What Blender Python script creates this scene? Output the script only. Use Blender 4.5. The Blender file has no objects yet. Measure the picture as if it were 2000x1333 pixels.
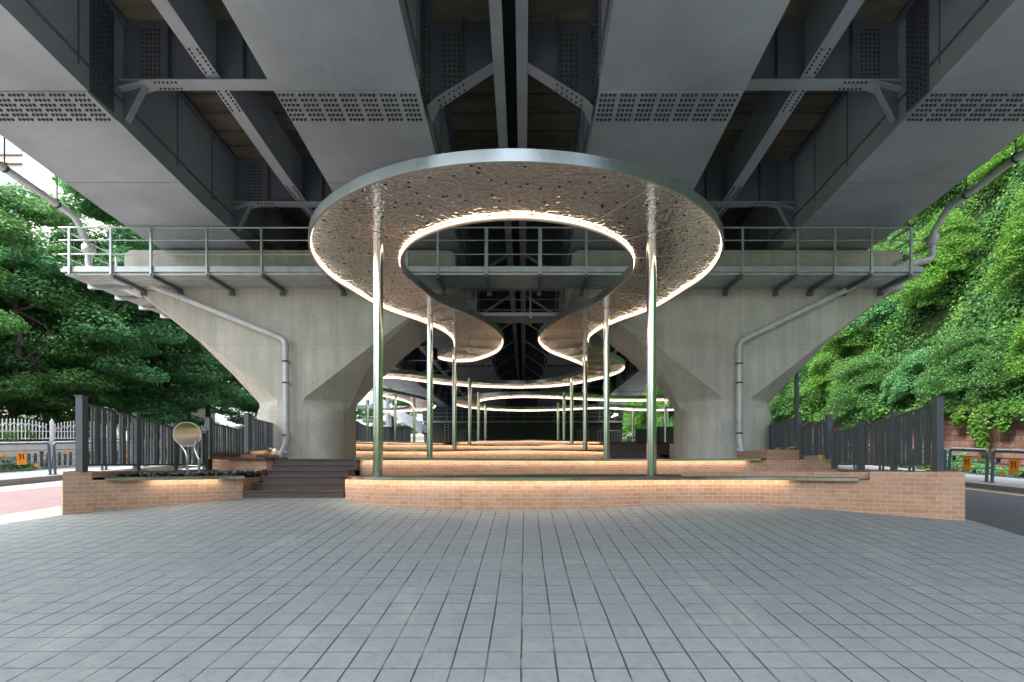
import bpy, math, random
import numpy as np
R = math.radians
PI = math.pi
# ------------------------------------------------------------------ camera, sky, sun, exposure
# world: x to the right, y away from the viewer, z up; the lens sits at the origin (1.5 m over the paving)
sc = bpy.context.scene
col = sc.collection
cam_d = bpy.data.cameras.new("camera")
cam = bpy.data.objects.new("camera", cam_d); col.objects.link(cam)
cam.location = (0, 0, 0); cam.rotation_euler = (R(90), 0, 0)
cam_d.sensor_width = 36; cam_d.lens = 18.36
cam_d.shift_x = -0.012; cam_d.shift_y = -0.120 * -1
cam_d.clip_start = 0.05; cam_d.clip_end = 2000
sc.camera = cam
SUN_EL, SUN_AZ = R(62), R(-112)      # azimuth clockwise from +y
wd = bpy.data.worlds.new("World"); sc.world = wd; wd.use_nodes = True
nt = wd.node_tree; nt.nodes.clear()
sky = nt.nodes.new("ShaderNodeTexSky"); sky.sky_type = 'NISHITA'; sky.sun_disc = False
sky.sun_elevation = SUN_EL; sky.sun_rotation = SUN_AZ
sky.air_density = 1.0; sky.dust_density = 5.0; sky.ozone_density = 1.0
bg = nt.nodes.new("ShaderNodeBackground"); bg.inputs[1].default_value = 0.15
wo = nt.nodes.new("ShaderNodeOutputWorld")
hs = nt.nodes.new("ShaderNodeHueSaturation"); hs.inputs['Saturation'].default_value = .55   # thin overcast
nt.links.new(sky.outputs[0], hs.inputs['Color']); nt.links.new(hs.outputs[0], bg.inputs[0]); nt.links.new(bg.outputs[0], wo.inputs[0])
sun_d = bpy.data.lights.new("sun", 'SUN'); sun_d.energy = 1.35; sun_d.angle = R(16); sun_d.color = (1, .96, .9)
sun = bpy.data.objects.new("sun", sun_d); col.objects.link(sun)
sun.rotation_euler = (PI/2 - SUN_EL, 0, PI - SUN_AZ)
sun.location = (-20, -10, 40)
sc.view_settings.view_transform = 'Standard'; sc.view_settings.look = 'None'
sc.view_settings.gamma = 1; sc.view_settings.exposure = 2.3
sc.cycles.max_bounces = 10; sc.cycles.diffuse_bounces = 5; sc.cycles.glossy_bounces = 5

rng = np.random.default_rng(7)
random.seed(7)

# ------------------------------------------------------------------ helpers
def tag(o, label=None, cat=None, group=None, kind=None):
    if label: o['label'] = label
    if cat: o['category'] = cat
    if group: o['group'] = group
    if kind: o['kind'] = kind
    return o

def empty(name, loc=(0, 0, 0), label=None, cat=None, group=None, rz=0):
    o = bpy.data.objects.new(name, None); col.objects.link(o)
    o.location = loc; o.rotation_euler = (0, 0, rz); o.empty_display_size = .2
    return tag(o, label, cat, group)

def worldloc(p):
    x = y = z = 0
    while p is not None:
        x += p.location[0]; y += p.location[1]; z += p.location[2]; p = p.parent
    return np.array((x, y, z), float)

class MB:
    """collects shapes in world coordinates; build() links them as one mesh object"""
    def __init__(s): s.v = []; s.f = []; s.uv = []; s.sm = []
    def add(s, vs, fs, uvs=None, smooth=False):
        n = len(s.v); s.v.extend([tuple(v) for v in vs])
        for i, f in enumerate(fs):
            s.f.append([a + n for a in f]); s.sm.append(smooth)
            s.uv.append(uvs[i] if uvs else None)
    def box(s, x0, x1, y0, y1, z0, z1):
        s.hexa([(x0,y0,z0),(x1,y0,z0),(x1,y1,z0),(x0,y1,z0),(x0,y0,z1),(x1,y0,z1),(x1,y1,z1),(x0,y1,z1)])
    def hexa(s, p):
        s.add(p, [(3,2,1,0),(4,5,6,7),(0,1,5,4),(1,2,6,5),(2,3,7,6),(3,0,4,7)])
    def bar(s, a, b, w, h=None, up=(0,0,1)):
        h = h or w
        a = np.array(a, float); b = np.array(b, float); d = b - a; d /= np.linalg.norm(d)
        up = np.array(up, float)
        if abs(np.dot(up, d)) > .98: up = np.array((0, 1., 0))
        r = np.cross(d, up); r /= np.linalg.norm(r); u = np.cross(r, d)
        r = r*w/2; u = u*h/2
        s.hexa([a-r-u, a+r-u, b+r-u, b-r-u, a-r+u, a+r+u, b+r+u, b-r+u])
    def cyl(s, a, b, r0, r1=None, n=12, caps=True):
        s.tube([a, b], [r0, r1 if r1 is not None else r0], n, caps)
    def tube(s, pts, rad, n=10, caps=True):
        P = [np.array(p, float) for p in pts]
        if not hasattr(rad, '__len__'): rad = [rad]*len(P)
        ref = None; vs = []
        for i, p in enumerate(P):
            d = (P[min(i+1, len(P)-1)] - P[max(i-1, 0)]); d /= (np.linalg.norm(d)+1e-9)
            if ref is None:
                ref = np.array((0,0,1.)) if abs(d[2]) < .9 else np.array((0,1.,0))
            r = np.cross(d, ref); r /= np.linalg.norm(r); u = np.cross(r, d); ref = u
            for k in range(n):
                t = 2*PI*k/n
                vs.append(p + rad[i]*(math.cos(t)*r + math.sin(t)*u))
        fs = []
        for i in range(len(P)-1):
            for k in range(n):
                a = i*n+k; b = i*n+(k+1) % n
                fs.append((a, b, b+n, a+n))
        s.add(vs, fs, smooth=True)
        if caps:
            m = len(P)
            s.add(vs[:n], [tuple(range(n))[::-1]]); s.add(vs[(m-1)*n:], [tuple(range(n))])
    def strip(s, pl, z0, z1, v0=None):
        """vertical wall along polyline of (x,y) with metre UVs"""
        L = 0
        for i in range(len(pl)-1):
            a, b = pl[i], pl[i+1]; l = math.hypot(b[0]-a[0], b[1]-a[1])
            s.add([(a[0],a[1],z0),(b[0],b[1],z0),(b[0],b[1],z1),(a[0],a[1],z1)], [(0,1,2,3)],
                  [[(L,z0),(L+l,z0),(L+l,z1),(L,z1)]])
            L += l
    def poly(s, pl, z, flip=False):
        n = len(pl); f = tuple(range(n))
        s.add([(p[0],p[1],z if not callable(z) else z(p[0], p[1])) for p in pl], [f[::-1] if flip else f])
    def build(s, name, m, parent=None, loc=None):
        base = worldloc(parent) if parent is not None else np.zeros(3)
        if loc is not None: off = np.array(loc, float)
        elif parent is None:
            V = np.array(s.v); off = np.array(((V[:,0].min()+V[:,0].max())/2, (V[:,1].min()+V[:,1].max())/2, V[:,2].min()))
        else: off = base
        me = bpy.data.meshes.new(name)
        me.from_pydata((np.array(s.v, float) - off).tolist(), [], s.f)
        me.polygons.foreach_set("use_smooth", s.sm)
        if any(u is not None for u in s.uv):
            ul = me.uv_layers.new(name="UVMap"); flat = []
            for f, u in zip(s.f, s.uv):
                flat += [c for q in (u or [(0, 0)]*len(f)) for c in q]
            ul.data.foreach_set("uv", flat)
        me.materials.append(m); me.update()
        o = bpy.data.objects.new(name, me); col.objects.link(o)
        o.location = tuple(off - base)
        if parent is not None: o.parent = parent
        return o

def fastmesh(name, V, F4, m, parent=None, loc=(0,0,0)):
    """quads from numpy arrays, V given in local space of loc"""
    me = bpy.data.meshes.new(name)
    me.vertices.add(len(V)); me.vertices.foreach_set("co", np.asarray(V, np.float32).ravel())
    me.loops.add(F4.size); me.loops.foreach_set("vertex_index", F4.ravel().astype(np.int32))
    me.polygons.add(len(F4)); me.polygons.foreach_set("loop_start", (np.arange(len(F4))*4).astype(np.int32))
    me.materials.append(m); me.update(calc_edges=True); me.validate()
    o = bpy.data.objects.new(name, me); col.objects.link(o); o.location = loc
    if parent is not None: o.parent = parent
    return o

def copy_tree(o, parent=None):
    c = o.copy(); col.objects.link(c)
    if parent is not None: c.parent = parent
    for ch in list(o.children): copy_tree(ch, c)
    return c

def smooth_line(P, closed=False, step=.25):
    """Catmull-Rom through 2-D points, resampled"""
    P = [np.array(p, float) for p in P]; n = len(P); out = []
    rg = range(n) if closed else range(n-1)
    for i in rg:
        g = (lambda k: P[k % n]) if closed else (lambda k: P[min(max(k, 0), n-1)])
        p0, p1, p2, p3 = g(i-1), g(i), g(i+1), g(i+2)
        m = max(2, int(np.linalg.norm(p2-p1)/step))
        for k in range(m):
            t = k/m
            out.append(.5*((2*p1)+(-p0+p2)*t+(2*p0-5*p1+4*p2-p3)*t*t+(-p0+3*p1-3*p2+p3)*t**3))
    if not closed: out.append(P[-1])
    return [tuple(q) for q in out]

def offset_line(pl, d):
    """offset towards the viewer side (-y for a line drawn left to right)"""
    out = []; n = len(pl)
    for i in range(n):
        a = pl[max(i-1, 0)]; b = pl[min(i+1, n-1)]
        t = np.array((b[0]-a[0], b[1]-a[1])); t /= (np.linalg.norm(t)+1e-9)
        out.append((pl[i][0]+t[1]*d, pl[i][1]-t[0]*d))
    return out

# ------------------------------------------------------------------ materials
class NT:
    def __init__(s, name):
        s.m = bpy.data.materials.new(name); s.m.use_nodes = True; s.t = s.m.node_tree
        s.p = s.t.nodes["Principled BSDF"]; s.out = s.t.nodes["Material Output"]
    def n(s, typ, **kw):
        nd = s.t.nodes.new(typ)
        for k, v in kw.items():
            if k.startswith('i_'):
                key = k[2:]; key = int(key) if key.isdigit() else key.replace('_', ' ')
                s.setin(nd.inputs[key], v)
            else: setattr(nd, k, v)
        return nd
    def setin(s, sock, v):
        if isinstance(v, bpy.types.NodeSocket): s.t.links.new(v, sock)
        else: sock.default_value = v
    def coord(s, kind='Object', scale=(1,1,1)):
        tc = s.n('ShaderNodeTexCoord')
        if scale == (1,1,1): return tc.outputs[kind]
        return s.n('ShaderNodeMapping', i_0=tc.outputs[kind], i_3=scale).outputs[0]
    def noise(s, vec, scale, detail=4, rough=.55, out=0):
        return s.n('ShaderNodeTexNoise', i_Vector=vec, i_Scale=scale, i_Detail=detail, i_Roughness=rough).outputs[out]
    def ramp(s, fac, stops):
        r = s.n('ShaderNodeValToRGB', i_0=fac); e = r.color_ramp.elements
        while len(e) < len(stops): e.new(.5)
        for q, (p, c) in zip(e, stops):
            q.position = p; q.color = (*c, 1) if hasattr(c, '__len__') else (c, c, c, 1)
        return r.outputs[0]
    def mix(s, f, a, b, blend='MIX'):
        nd = s.n('ShaderNodeMix', data_type='RGBA', blend_type=blend)
        s.setin(nd.inputs[0], f)
        for i, v in ((6, a), (7, b)):
            s.setin(nd.inputs[i], (*v, 1) if (hasattr(v, '__len__') and len(v) == 3 and not isinstance(v, bpy.types.NodeSocket)) else v)
        return nd.outputs[2]
    def math(s, op, a, b=0, c=0):
        nd = s.n('ShaderNodeMath', operation=op); s.setin(nd.inputs[0], a); s.setin(nd.inputs[1], b); s.setin(nd.inputs[2], c)
        return nd.outputs[0]
    def bump(s, h, strength=.3, dist=.01):
        b = s.n('ShaderNodeBump', i_Height=h, i_Strength=strength, i_Distance=dist)
        s.setin(s.p.inputs['Normal'], b.outputs[0]); return b
    def set(s, **kw):
        for k, v in kw.items():
            k = {'base': 'Base Color', 'rough': 'Roughness', 'metal': 'Metallic'}.get(k, k.replace('_', ' '))
            if hasattr(v, '__len__') and len(v) == 3 and not isinstance(v, bpy.types.NodeSocket): v = (*v, 1)
            s.setin(s.p.inputs[k], v)
        return s.m

def simple(name, c, rough=.6, metal=0, var=.12, scale=3, bump=0.0, stretch=(1,1,1)):
    t = NT(name); v = t.coord('Object', stretch)
    n = t.noise(v, scale, 6)
    lo = tuple(x*(1-var) for x in c); hi = tuple(min(1, x*(1+var)) for x in c)
    t.set(base=t.mix(t.ramp(n, [(.3, 0), (.7, 1)]), lo, hi), metal=metal,
          rough=t.math('ADD', t.math('MULTIPLY', n, .2), rough-.1))
    if bump: t.bump(t.noise(v, scale*12, 4), bump, .004)
    return t.m

M = {}
def mk_steel(name, c, dark=.75):
    t = NT(name); v = t.coord('Object')
    big = t.noise(v, .5, 5, .6); str_ = t.noise(t.coord('Object', (1.2, .35, 1.2)), 1.6, 6, .65)
    b = t.mix(t.ramp(big, [(.32, 0), (.68, 1)]), tuple(x*.72 for x in c), tuple(min(1, x*1.14) for x in c))
    b = t.mix(t.math('MULTIPLY', t.ramp(str_, [(.56, 0), (.74, 1)]), .5), b, tuple(x*q for x, q in zip(c, (1.1, 1.02, .93))))
    fine = t.noise(v, 9, 5, .6)
    b = t.mix(t.math('MULTIPLY', t.ramp(fine, [(.62, 0), (.75, 1)]), .25), b, (.16, .14, .12))
    t.set(base=b, rough=t.math('MULTIPLY_ADD', str_, .3, .25))
    t.bump(t.noise(v, 1.8, 3), .12, .03)
    return t.m
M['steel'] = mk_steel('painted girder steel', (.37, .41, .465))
M['steel_shade'] = mk_steel('girder steel with painted shade', (.12, .14, .175))  # same paint as the girders, with the shade of the bays put into the colour
M['bolt'] = simple('bolt steel', (.05, .05, .058), .5)

def mk_concrete(name, c, form=True, streak=.5):
    t = NT(name); v = t.coord('Object')
    n1 = t.noise(v, .9, 8, .62); n2 = t.noise(t.coord('Object', (2.6, 2.6, .22)), 1.6, 7, .62); n3 = t.noise(v, 26, 5, .6)
    b = t.mix(t.ramp(n1, [(.3, 0), (.7, 1)]), tuple(x*.78 for x in c), tuple(x*1.08 for x in c))
    b = t.mix(t.math('MULTIPLY', t.ramp(n2, [(.45, 0), (.7, 1)]), streak), b, tuple(x*q for x, q in zip(c, (.66, .7, .66))))
    b = t.mix(t.math('MULTIPLY', t.ramp(n3, [(.62, 0), (.8, 1)]), .35), b, tuple(x*.6 for x in c))
    if form:   # formwork joints
        sep = t.n('ShaderNodeSeparateXYZ', i_0=v)
        jz = t.math('LESS_THAN', t.math('ABSOLUTE', t.math('SUBTRACT', t.math('FRACT', t.math('DIVIDE', t.math('ADD', sep.outputs[2], .32), 1.8)), .5)), .0035)
        jx = t.math('LESS_THAN', t.math('ABSOLUTE', t.math('SUBTRACT', t.math('FRACT', t.math('DIVIDE', t.math('ADD', sep.outputs[0], .9), 2.4)), .5)), .0022)
        j = t.math('MAXIMUM', jz, jx)
        b = t.mix(t.math('MULTIPLY', j, .45), b, tuple(x*.5 for x in c))
        hx = t.math('ABSOLUTE', t.math('SUBTRACT', t.math('FRACT', t.math('DIVIDE', sep.outputs[0], 1.2)), .5))
        hz = t.math('ABSOLUTE', t.math('SUBTRACT', t.math('FRACT', t.math('DIVIDE', sep.outputs[2], .9)), .5))
        hole = t.math('MULTIPLY', t.math('LESS_THAN', hx, .016), t.math('LESS_THAN', hz, .021))
        hole = t.math('MULTIPLY', hole, t.math('GREATER_THAN', t.noise(v, 1.1, 1), .47))
        b = t.mix(t.math('MULTIPLY', hole, .55), b, tuple(x*.35 for x in c))
        n4 = t.noise(t.coord('Object', (5, 5, .12)), 1.3, 5, .6)
        b = t.mix(t.math('MULTIPLY', t.ramp(n4, [(.55, 0), (.7, 1)]), .3), b, tuple(x*.62 for x in c))
    t.set(base=b, rough=.82); t.bump(n3, .22, .01)
    return t.m
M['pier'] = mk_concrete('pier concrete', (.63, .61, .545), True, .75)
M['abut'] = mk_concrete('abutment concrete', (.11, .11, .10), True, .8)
M['kerb'] = mk_concrete('kerb granite', (.25, .235, .21), False, .3)
M['walk'] = simple('sidewalk paving', (.24, .255, .265), .8, var=.1, scale=2, bump=.2)

def mk_slab():
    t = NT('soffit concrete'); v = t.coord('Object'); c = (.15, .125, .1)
    sep = t.n('ShaderNodeSeparateXYZ', i_0=v)
    fr = t.math('FRACT', t.math('MULTIPLY', sep.outputs[1], 1.9))
    row = t.n('ShaderNodeTexWhiteNoise', noise_dimensions='1D', i_1=t.math('FLOOR', t.math('MULTIPLY', sep.outputs[1], 1.9))).outputs[0]
    j = t.math('LESS_THAN', fr, .06)
    n = t.noise(t.coord('Object', (.6, 2, 1)), 2.5, 7, .65)
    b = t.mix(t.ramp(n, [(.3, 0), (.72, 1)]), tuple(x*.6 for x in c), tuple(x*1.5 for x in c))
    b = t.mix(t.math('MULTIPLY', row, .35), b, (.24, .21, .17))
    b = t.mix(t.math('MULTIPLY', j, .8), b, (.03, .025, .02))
    t.set(base=b, rough=.9); t.bump(t.math('ADD', n, t.math('MULTIPLY', j, -1)), .4, .02)
    return t.m
M['slab'] = mk_slab()

def mk_brick():
    t = NT('terracotta brick'); uv = t.coord('UV')
    br = t.n('ShaderNodeTexBrick', i_Vector=uv, i_Scale=1, i_Mortar_Size=.0055, i_Mortar_Smooth=.15, i_Bias=0,
             i_Brick_Width=.158, i_Row_Height=.0625, offset=.5)
    br.inputs['Color1'].default_value = (.47, .245, .13, 1); br.inputs['Color2'].default_value = (.59, .335, .19, 1)
    br.inputs['Mortar'].default_value = (.50, .48, .45, 1)
    n = t.noise(uv, 7, 6, .6); n2 = t.noise(uv, 90, 4, .6); n3 = t.noise(uv, 1.3, 4)
    b = t.mix(t.math('MULTIPLY', t.ramp(n, [(.5, 0), (.75, 1)]), .35), br.outputs[0], (.33, .17, .1))
    b = t.mix(t.math('MULTIPLY', t.ramp(n3, [(.5, 0), (.7, 1)]), .22), b, (.66, .52, .42))
    b = t.mix(t.math('MULTIPLY', n2, .22), b, (.3, .16, .1))
    t.set(base=b, rough=.86)
    t.bump(t.math('ADD', t.math('MULTIPLY', br.outputs[1], -1), t.math('MULTIPLY', n2, .3)), .6, .006)
    return t.m
M['brick'] = mk_brick()

def mk_paving():
    t = NT('grey granite block paving'); v = t.coord('Object'); c = (.21, .245, .252)
    wob = t.n('ShaderNodeVectorMath', operation='MULTIPLY_ADD', i_0=t.noise(v, .7, 2, .5, 1), i_1=(.03, .03, 0), i_2=v).outputs[0]
    br = t.n('ShaderNodeTexBrick', i_Vector=wob, i_Scale=1, i_Mortar_Size=.004, i_Mortar_Smooth=.3, i_Bias=0, i_Brick_Width=.2025, i_Row_Height=.2025, offset=0.0)
    br.inputs['Color1'].default_value = (0, 0, 0, 1); br.inputs['Color2'].default_value = (1, 1, 1, 1); br.inputs['Mortar'].default_value = (.5, .5, .5, 1)
    sep = t.n('ShaderNodeSeparateXYZ', i_0=wob)
    fx = t.math('FRACT', t.math('DIVIDE', sep.outputs[0], .2025)); fy = t.math('FRACT', t.math('DIVIDE', sep.outputs[1], .2025))
    jx = t.ramp(t.math('ABSOLUTE', t.math('SUBTRACT', fx, .5)), [(.470, 0), (.488, 1)])
    jy = t.ramp(t.math('ABSOLUTE', t.math('SUBTRACT', fy, .5)), [(.478, 0), (.495, 1)])
    fine = t.noise(v, 95, 3, .75); mid = t.noise(v, 3.2, 6, .6); big = t.noise(v, .55, 5, .6)
    b = t.mix(br.outputs[0], tuple(x*.93 for x in c), tuple(x*1.06 for x in c))
    b = t.mix(t.math('MULTIPLY', t.ramp(fine, [(.3, 0), (.7, 1)]), .55), b, tuple(x*1.7 for x in c))
    b = t.mix(t.math('MULTIPLY', t.ramp(fine, [(.56, 0), (.72, 1)]), .5), b, tuple(x*.4 for x in c))
    sy = t.math('MULTIPLY', t.math('SUBTRACT', sep.outputs[1], 6.2), .5); t.t.nodes[-1].use_clamp = True
    dust = t.math('MULTIPLY', sy, t.ramp(t.noise(v, 1.1, 5, .6), [(.35, 0), (.65, 1)]))
    b = t.mix(t.math('MULTIPLY', dust, .55), b, (.36, .32, .275))
    b = t.mix(t.math('MULTIPLY', t.ramp(mid, [(.54, 0), (.78, 1)]), .38), b, (.42, .42, .40))
    m2 = t.noise(v, 14, 5, .7)
    b = t.mix(t.math('MULTIPLY', t.ramp(m2, [(.45, 0), (.65, 1)]), .3), b, tuple(x*.62 for x in c))
    b = t.mix(t.math('MULTIPLY', t.ramp(big, [(.42, 0), (.66, 1)]), .3), b, (.17, .195, .205))
    sp = t.n('ShaderNodeTexVoronoi', i_Vector=wob, i_Scale=1.9, voronoi_dimensions='2D').outputs[0]
    b = t.mix(t.math('MULTIPLY', t.math('LESS_THAN', sp, .028), .3), b, (.07, .075, .075))
    st = t.noise(t.coord('Object', (1, .35, 1)), 1.5, 6, .65)
    b = t.mix(t.math('MULTIPLY', t.ramp(st, [(.57, 0), (.68, 1)]), .35), b, (.40, .41, .40))
    dark = t.noise(v, 1.7, 3)
    jc = t.mix(t.ramp(dark, [(.48, 0), (.62, 1)]), (.035, .04, .043), (.34, .33, .31))
    b = t.mix(t.math('MULTIPLY', jx, .9), b, jc)
    dk2 = t.noise(v, 2.3, 2)
    b = t.mix(t.math('MULTIPLY', jy, .8), b, t.mix(t.ramp(dk2, [(.5, 0), (.62, 1)]), (.05, .055, .06), (.40, .40, .38)))
    t.set(base=b, rough=.72)
    h = t.math('SUBTRACT', t.math('MULTIPLY', fine, .12), t.math('ADD', jx, t.math('MULTIPLY', jy, .5)))
    t.bump(h, 1.0, .016)
    return t.m
M['paving'] = mk_paving()

def mk_mirror():
    t = NT('embossed mirror steel'); v = t.coord('Object')
    w1 = v
    n = t.noise(w1, 13.0, 0.0, .4)
    e = t.ramp(n, [(.42, 0), (.56, 1)])
    n3 = t.noise(w1, 9.5, 0.0, .4)
    line = t.math('MAXIMUM', t.ramp(n, [(.43, 0), (.46, 1), (.50, 1), (.53, 0)]), t.math('MULTIPLY', t.ramp(n3, [(.45, 0), (.48, 1), (.51, 1), (.54, 0)]), .7))
    h = t.math('ADD', t.math('SUBTRACT', e, t.math('MULTIPLY', n3, .5)), t.math('MULTIPLY', t.noise(v, 1.3, 1), 1.0))
    vo = t.n('ShaderNodeTexVoronoi', i_Vector=v, i_Scale=3.2, voronoi_dimensions='2D')
    hole = t.math('LESS_THAN', vo.outputs[0], .07)
    t.set(base=t.mix(hole, t.mix(t.math('MULTIPLY', t.ramp(n, [(.36, .35), (.44, 1), (.52, 0)]), .6), (.96, .90, .81), (.46, .29, .19)), (.01, .01, .01)), metal=.82, rough=t.math('MULTIPLY_ADD', hole, .5, .13))  # brown in the hollows paints the darker reflections into the base colour
    t.bump(h, .5, .005)
    return t.m
M['mirror'] = mk_mirror()
M['polished'] = simple('polished stainless', (.74, .76, .75), .14, 1.0, .04, 2)
M['brown_reflection'] = simple('bronze tinted mirror', (.52, .38, .28), .14, 1.0, .03, 2)  # the brown reflection of the bridge is painted into the mirror's colour
def mk_fascia():
    t = NT('brushed stainless edge'); v = t.coord('Object')
    n = t.noise(v, 2.2, 5, .6)
    t.set(base=t.mix(n, (.36, .43, .42), (.62, .66, .65)), metal=.95, rough=t.math('MULTIPLY_ADD', n, .25, .18))
    t.bump(t.noise(v, 1.1, 2), .2, .03)
    return t.m
M['fascia'] = mk_fascia()
M['lip'] = simple('painted lip', (.45, .38, .31), .5)
M['galv'] = simple('galvanised steel', (.46, .49, .49), .42, .55, .15, 4)
M['pipe'] = simple('drain pipe steel', (.60, .62, .62), .4, .15, .18, 3)
M['post'] = simple('anthracite fence paint', (.10, .115, .13), .45, .2, .12, 5)
M['timber'] = simple('dark wood composite tread', (.085, .058, .052), .55, 0, .22, 5, .15, (.3, 4, 4))
M['seat'] = simple('dark brown seat board', (.10, .045, .032), .5, 0, .2, 6, .1, (.5, 4, 4))
M['riser'] = M['timber']
M['rail'] = simple('slate blue guardrail paint', (.10, .13, .17), .35, .3)
M['railtop'] = simple('light steel rail', (.6, .62, .66), .3, .6)
M['orange'] = simple('orange reflector', (.85, .30, .02), .4)
M['tile_dark'] = simple('dark panel', (.04, .045, .055), .5)
M['black'] = simple('black print', (.012, .012, .012), .6)
M['white'] = simple('white fence paint', (.68, .69, .70), .5)
M['cream'] = simple('low wall render', (.5, .49, .47), .85, var=.1)
M['asphalt'] = simple('asphalt', (.085, .09, .095), .85, var=.15, scale=3, bump=.4)
M['redroad'] = simple('red road surfacing', (.15, .10, .108), .8, var=.2, scale=1.5, bump=.3)
M['yellow'] = simple('yellow road paint', (.72, .55, .28), .7)
M['verge'] = simple('sandy concrete edging', (.25, .225, .19), .85, var=.15, scale=4, bump=.2)
M['soil'] = simple('soil', (.05, .045, .035), .95, var=.4, scale=8, bump=.5)
M['under'] = simple('undergrowth with painted shade', (.012, .022, .008), .95, var=.5, scale=3, bump=.5)  # the shade beneath the ivy leaves is put into this dark colour
M['earth'] = simple('earth', (.06, .07, .04), .95, var=.4, scale=2, bump=.5)
M['pebble'] = simple('black pebble', (.035, .036, .038), .3)
M['render'] = simple('cream facade render', (.70, .66, .60), .85, var=.05, scale=.3)
M['sill'] = simple('rusty sill', (.26, .14, .09), .8)
M['glass'] = simple('window glass', (.30, .40, .42), .12, .3)
M['teal'] = simple('teal roof tile', (.02, .22, .20), .5)
M['bark'] = simple('bark', (.07, .055, .045), .9, var=.4, scale=6, bump=.8, stretch=(3,3,.6))
M['stairwhite'] = simple('pale blue cladding', (.58, .66, .72), .3, .1)

def mk_block():
    t = NT('split face block'); uv = t.coord('UV')
    w = t.n('ShaderNodeVectorMath', operation='MULTIPLY_ADD', i_0=t.noise(uv, 4, 3, .6, 1), i_1=(.04, .04, 0), i_2=uv).outputs[0]
    br = t.n('ShaderNodeTexBrick', i_Vector=w, i_Scale=1, i_Mortar_Size=.012, i_Mortar_Smooth=.6, i_Bias=0, i_Brick_Width=.46, i_Row_Height=.21, offset=.5)
    br.inputs['Color1'].default_value = (.17, .085, .06, 1); br.inputs['Color2'].default_value = (.27, .15, .11, 1); br.inputs['Mortar'].default_value = (.03, .022, .018, 1)
    n = t.noise(uv, 14, 6, .65)
    t.set(base=t.mix(t.math('MULTIPLY', n, .6), br.outputs[0], (.12, .08, .06)), rough=.95)
    t.bump(t.math('ADD', t.math('MULTIPLY', br.outputs[1], -1.5), n), .8, .05)
    return t.m
M['block'] = mk_block()

def mk_leaf(name, c1, c2, c3):
    t = NT(name)
    g = t.n('ShaderNodeNewGeometry'); r = g.outputs['Random Per Island']
    v = t.coord('Object'); n = t.noise(v, .8, 3)
    b = t.mix(r, c1, c2); b = t.mix(t.ramp(n, [(.45, 0), (.7, 1)]), b, c3)
    d = t.n('ShaderNodeBsdfTranslucent', i_0=b)
    t.set(base=b, rough=.5)
    t.p.inputs['Specular IOR Level'].default_value = .25
    mx = t.n('ShaderNodeMixShader', i_0=.42)
    t.t.links.new(t.p.outputs[0], mx.inputs[1]); t.t.links.new(d.outputs[0], mx.inputs[2])
    t.t.links.new(mx.outputs[0], t.out.inputs[0])
    return t.m
M['leaf_dark'] = mk_leaf('cool green leaf', (.065, .19, .075), (.14, .34, .13), (.10, .28, .10))
M['leaf_mid'] = mk_leaf('mid green leaf', (.045, .13, .035), (.11, .26, .07), (.09, .22, .05))
M['leaf_light'] = mk_leaf('fresh green leaf', (.06, .16, .025), (.15, .32, .05), (.11, .26, .03))
M['ivy'] = mk_leaf('ivy leaf', (.022, .085, .016), (.06, .18, .034), (.10, .24, .03))

def mk_emit(name, c, s):
    m = bpy.data.materials.new(name); m.use_nodes = True; t = m.node_tree
    p = t.nodes["Principled BSDF"]; p.inputs['Base Color'].default_value = (.8, .8, .8, 1)
    p.inputs['Emission Color'].default_value = (*c, 1); p.inputs['Emission Strength'].default_value = s
    return m
M['led'] = mk_emit('warm white led strip', (1, .75, .54), 1.6)
M['led_bench'] = mk_emit('amber white led strip', (1, .84, .66), 4.5)
M['lamp'] = mk_emit('small lamp', (1, .9, .75), 3)

# ------------------------------------------------------------------ ground planes
def zr(x, y): return -1.53 + .056*y            # roads
def zp(x, y): return -1.5 + .105*y             # plaza paving
def sheet(name, m, pts, zf, dz=0, thick=0, nsub=1):
    b = MB(); b.poly(pts, lambda x, y: zf(x, y)+dz)
    if thick:
        n = len(pts)
        for i in range(n):
            a, c = pts[i], pts[(i+1) % n]
            b.add([(a[0],a[1],zf(*a)+dz-thick),(c[0],c[1],zf(*c)+dz-thick),(c[0],c[1],zf(*c)+dz),(a[0],a[1],zf(*a)+dz)], [(0,1,2,3)])
    o = b.build(name, m, loc=(0, 0, 0)); return tag(o, kind='structure')
sheet('ground', M['earth'], [(-300,-60),(300,-60),(300,400),(-300,400)], zr, -.06)
sheet('road', M['redroad'], [(-15.4,-30),(-9.3,-30),(-9.3,120),(-15.4,120)], zr)['label'] = 'dull red surfaced road lane left of the terraces'
sheet('road', M['asphalt'], [(5.0,-30),(13.0,-30),(13.0,120),(5.0,120)], zr)['label'] = 'dark asphalt road right of the terraces'
sheet('road_marking', M['yellow'], [(-14.12,-30),(-13.96,-30),(-13.96,120),(-14.12,120)], zr, .004)
sheet('road_marking', M['yellow'], [(12.45,-30),(12.58,-30),(12.58,120),(12.45,120)], zr, .004)
sheet('gutter', M['walk'], [(-15.4,-30),(-14.12,-30),(-14.12,120),(-15.4,120)], zr, .004)
sheet('verge', M['verge'], [(-9.9,-30),(-6.5,-30),(-6.5,60),(-9.9,60)], zr, .006)
sheet('verge', M['verge'], [(5.0,-30),(6.75,-30),(6.75,60),(5.0,60)], zr, .006)
b = MB()
for x0, x1 in ((-22, -15.6),):
    b.poly([(x0,-30),(x1,-30),(x1,120),(x0,120)], lambda x, y: zr(x, y)+.185)
tag(b.build('sidewalk', M['walk'], loc=(0,0,0)), kind='structure')
b = MB(); b.poly([(13.2,-30),(16.2,-30),(16.2,120),(13.2,120)], lambda x, y: zr(x, y)+.13)
tag(b.build('sidewalk', M['walk'], loc=(0,0,0)), kind='structure')
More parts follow.
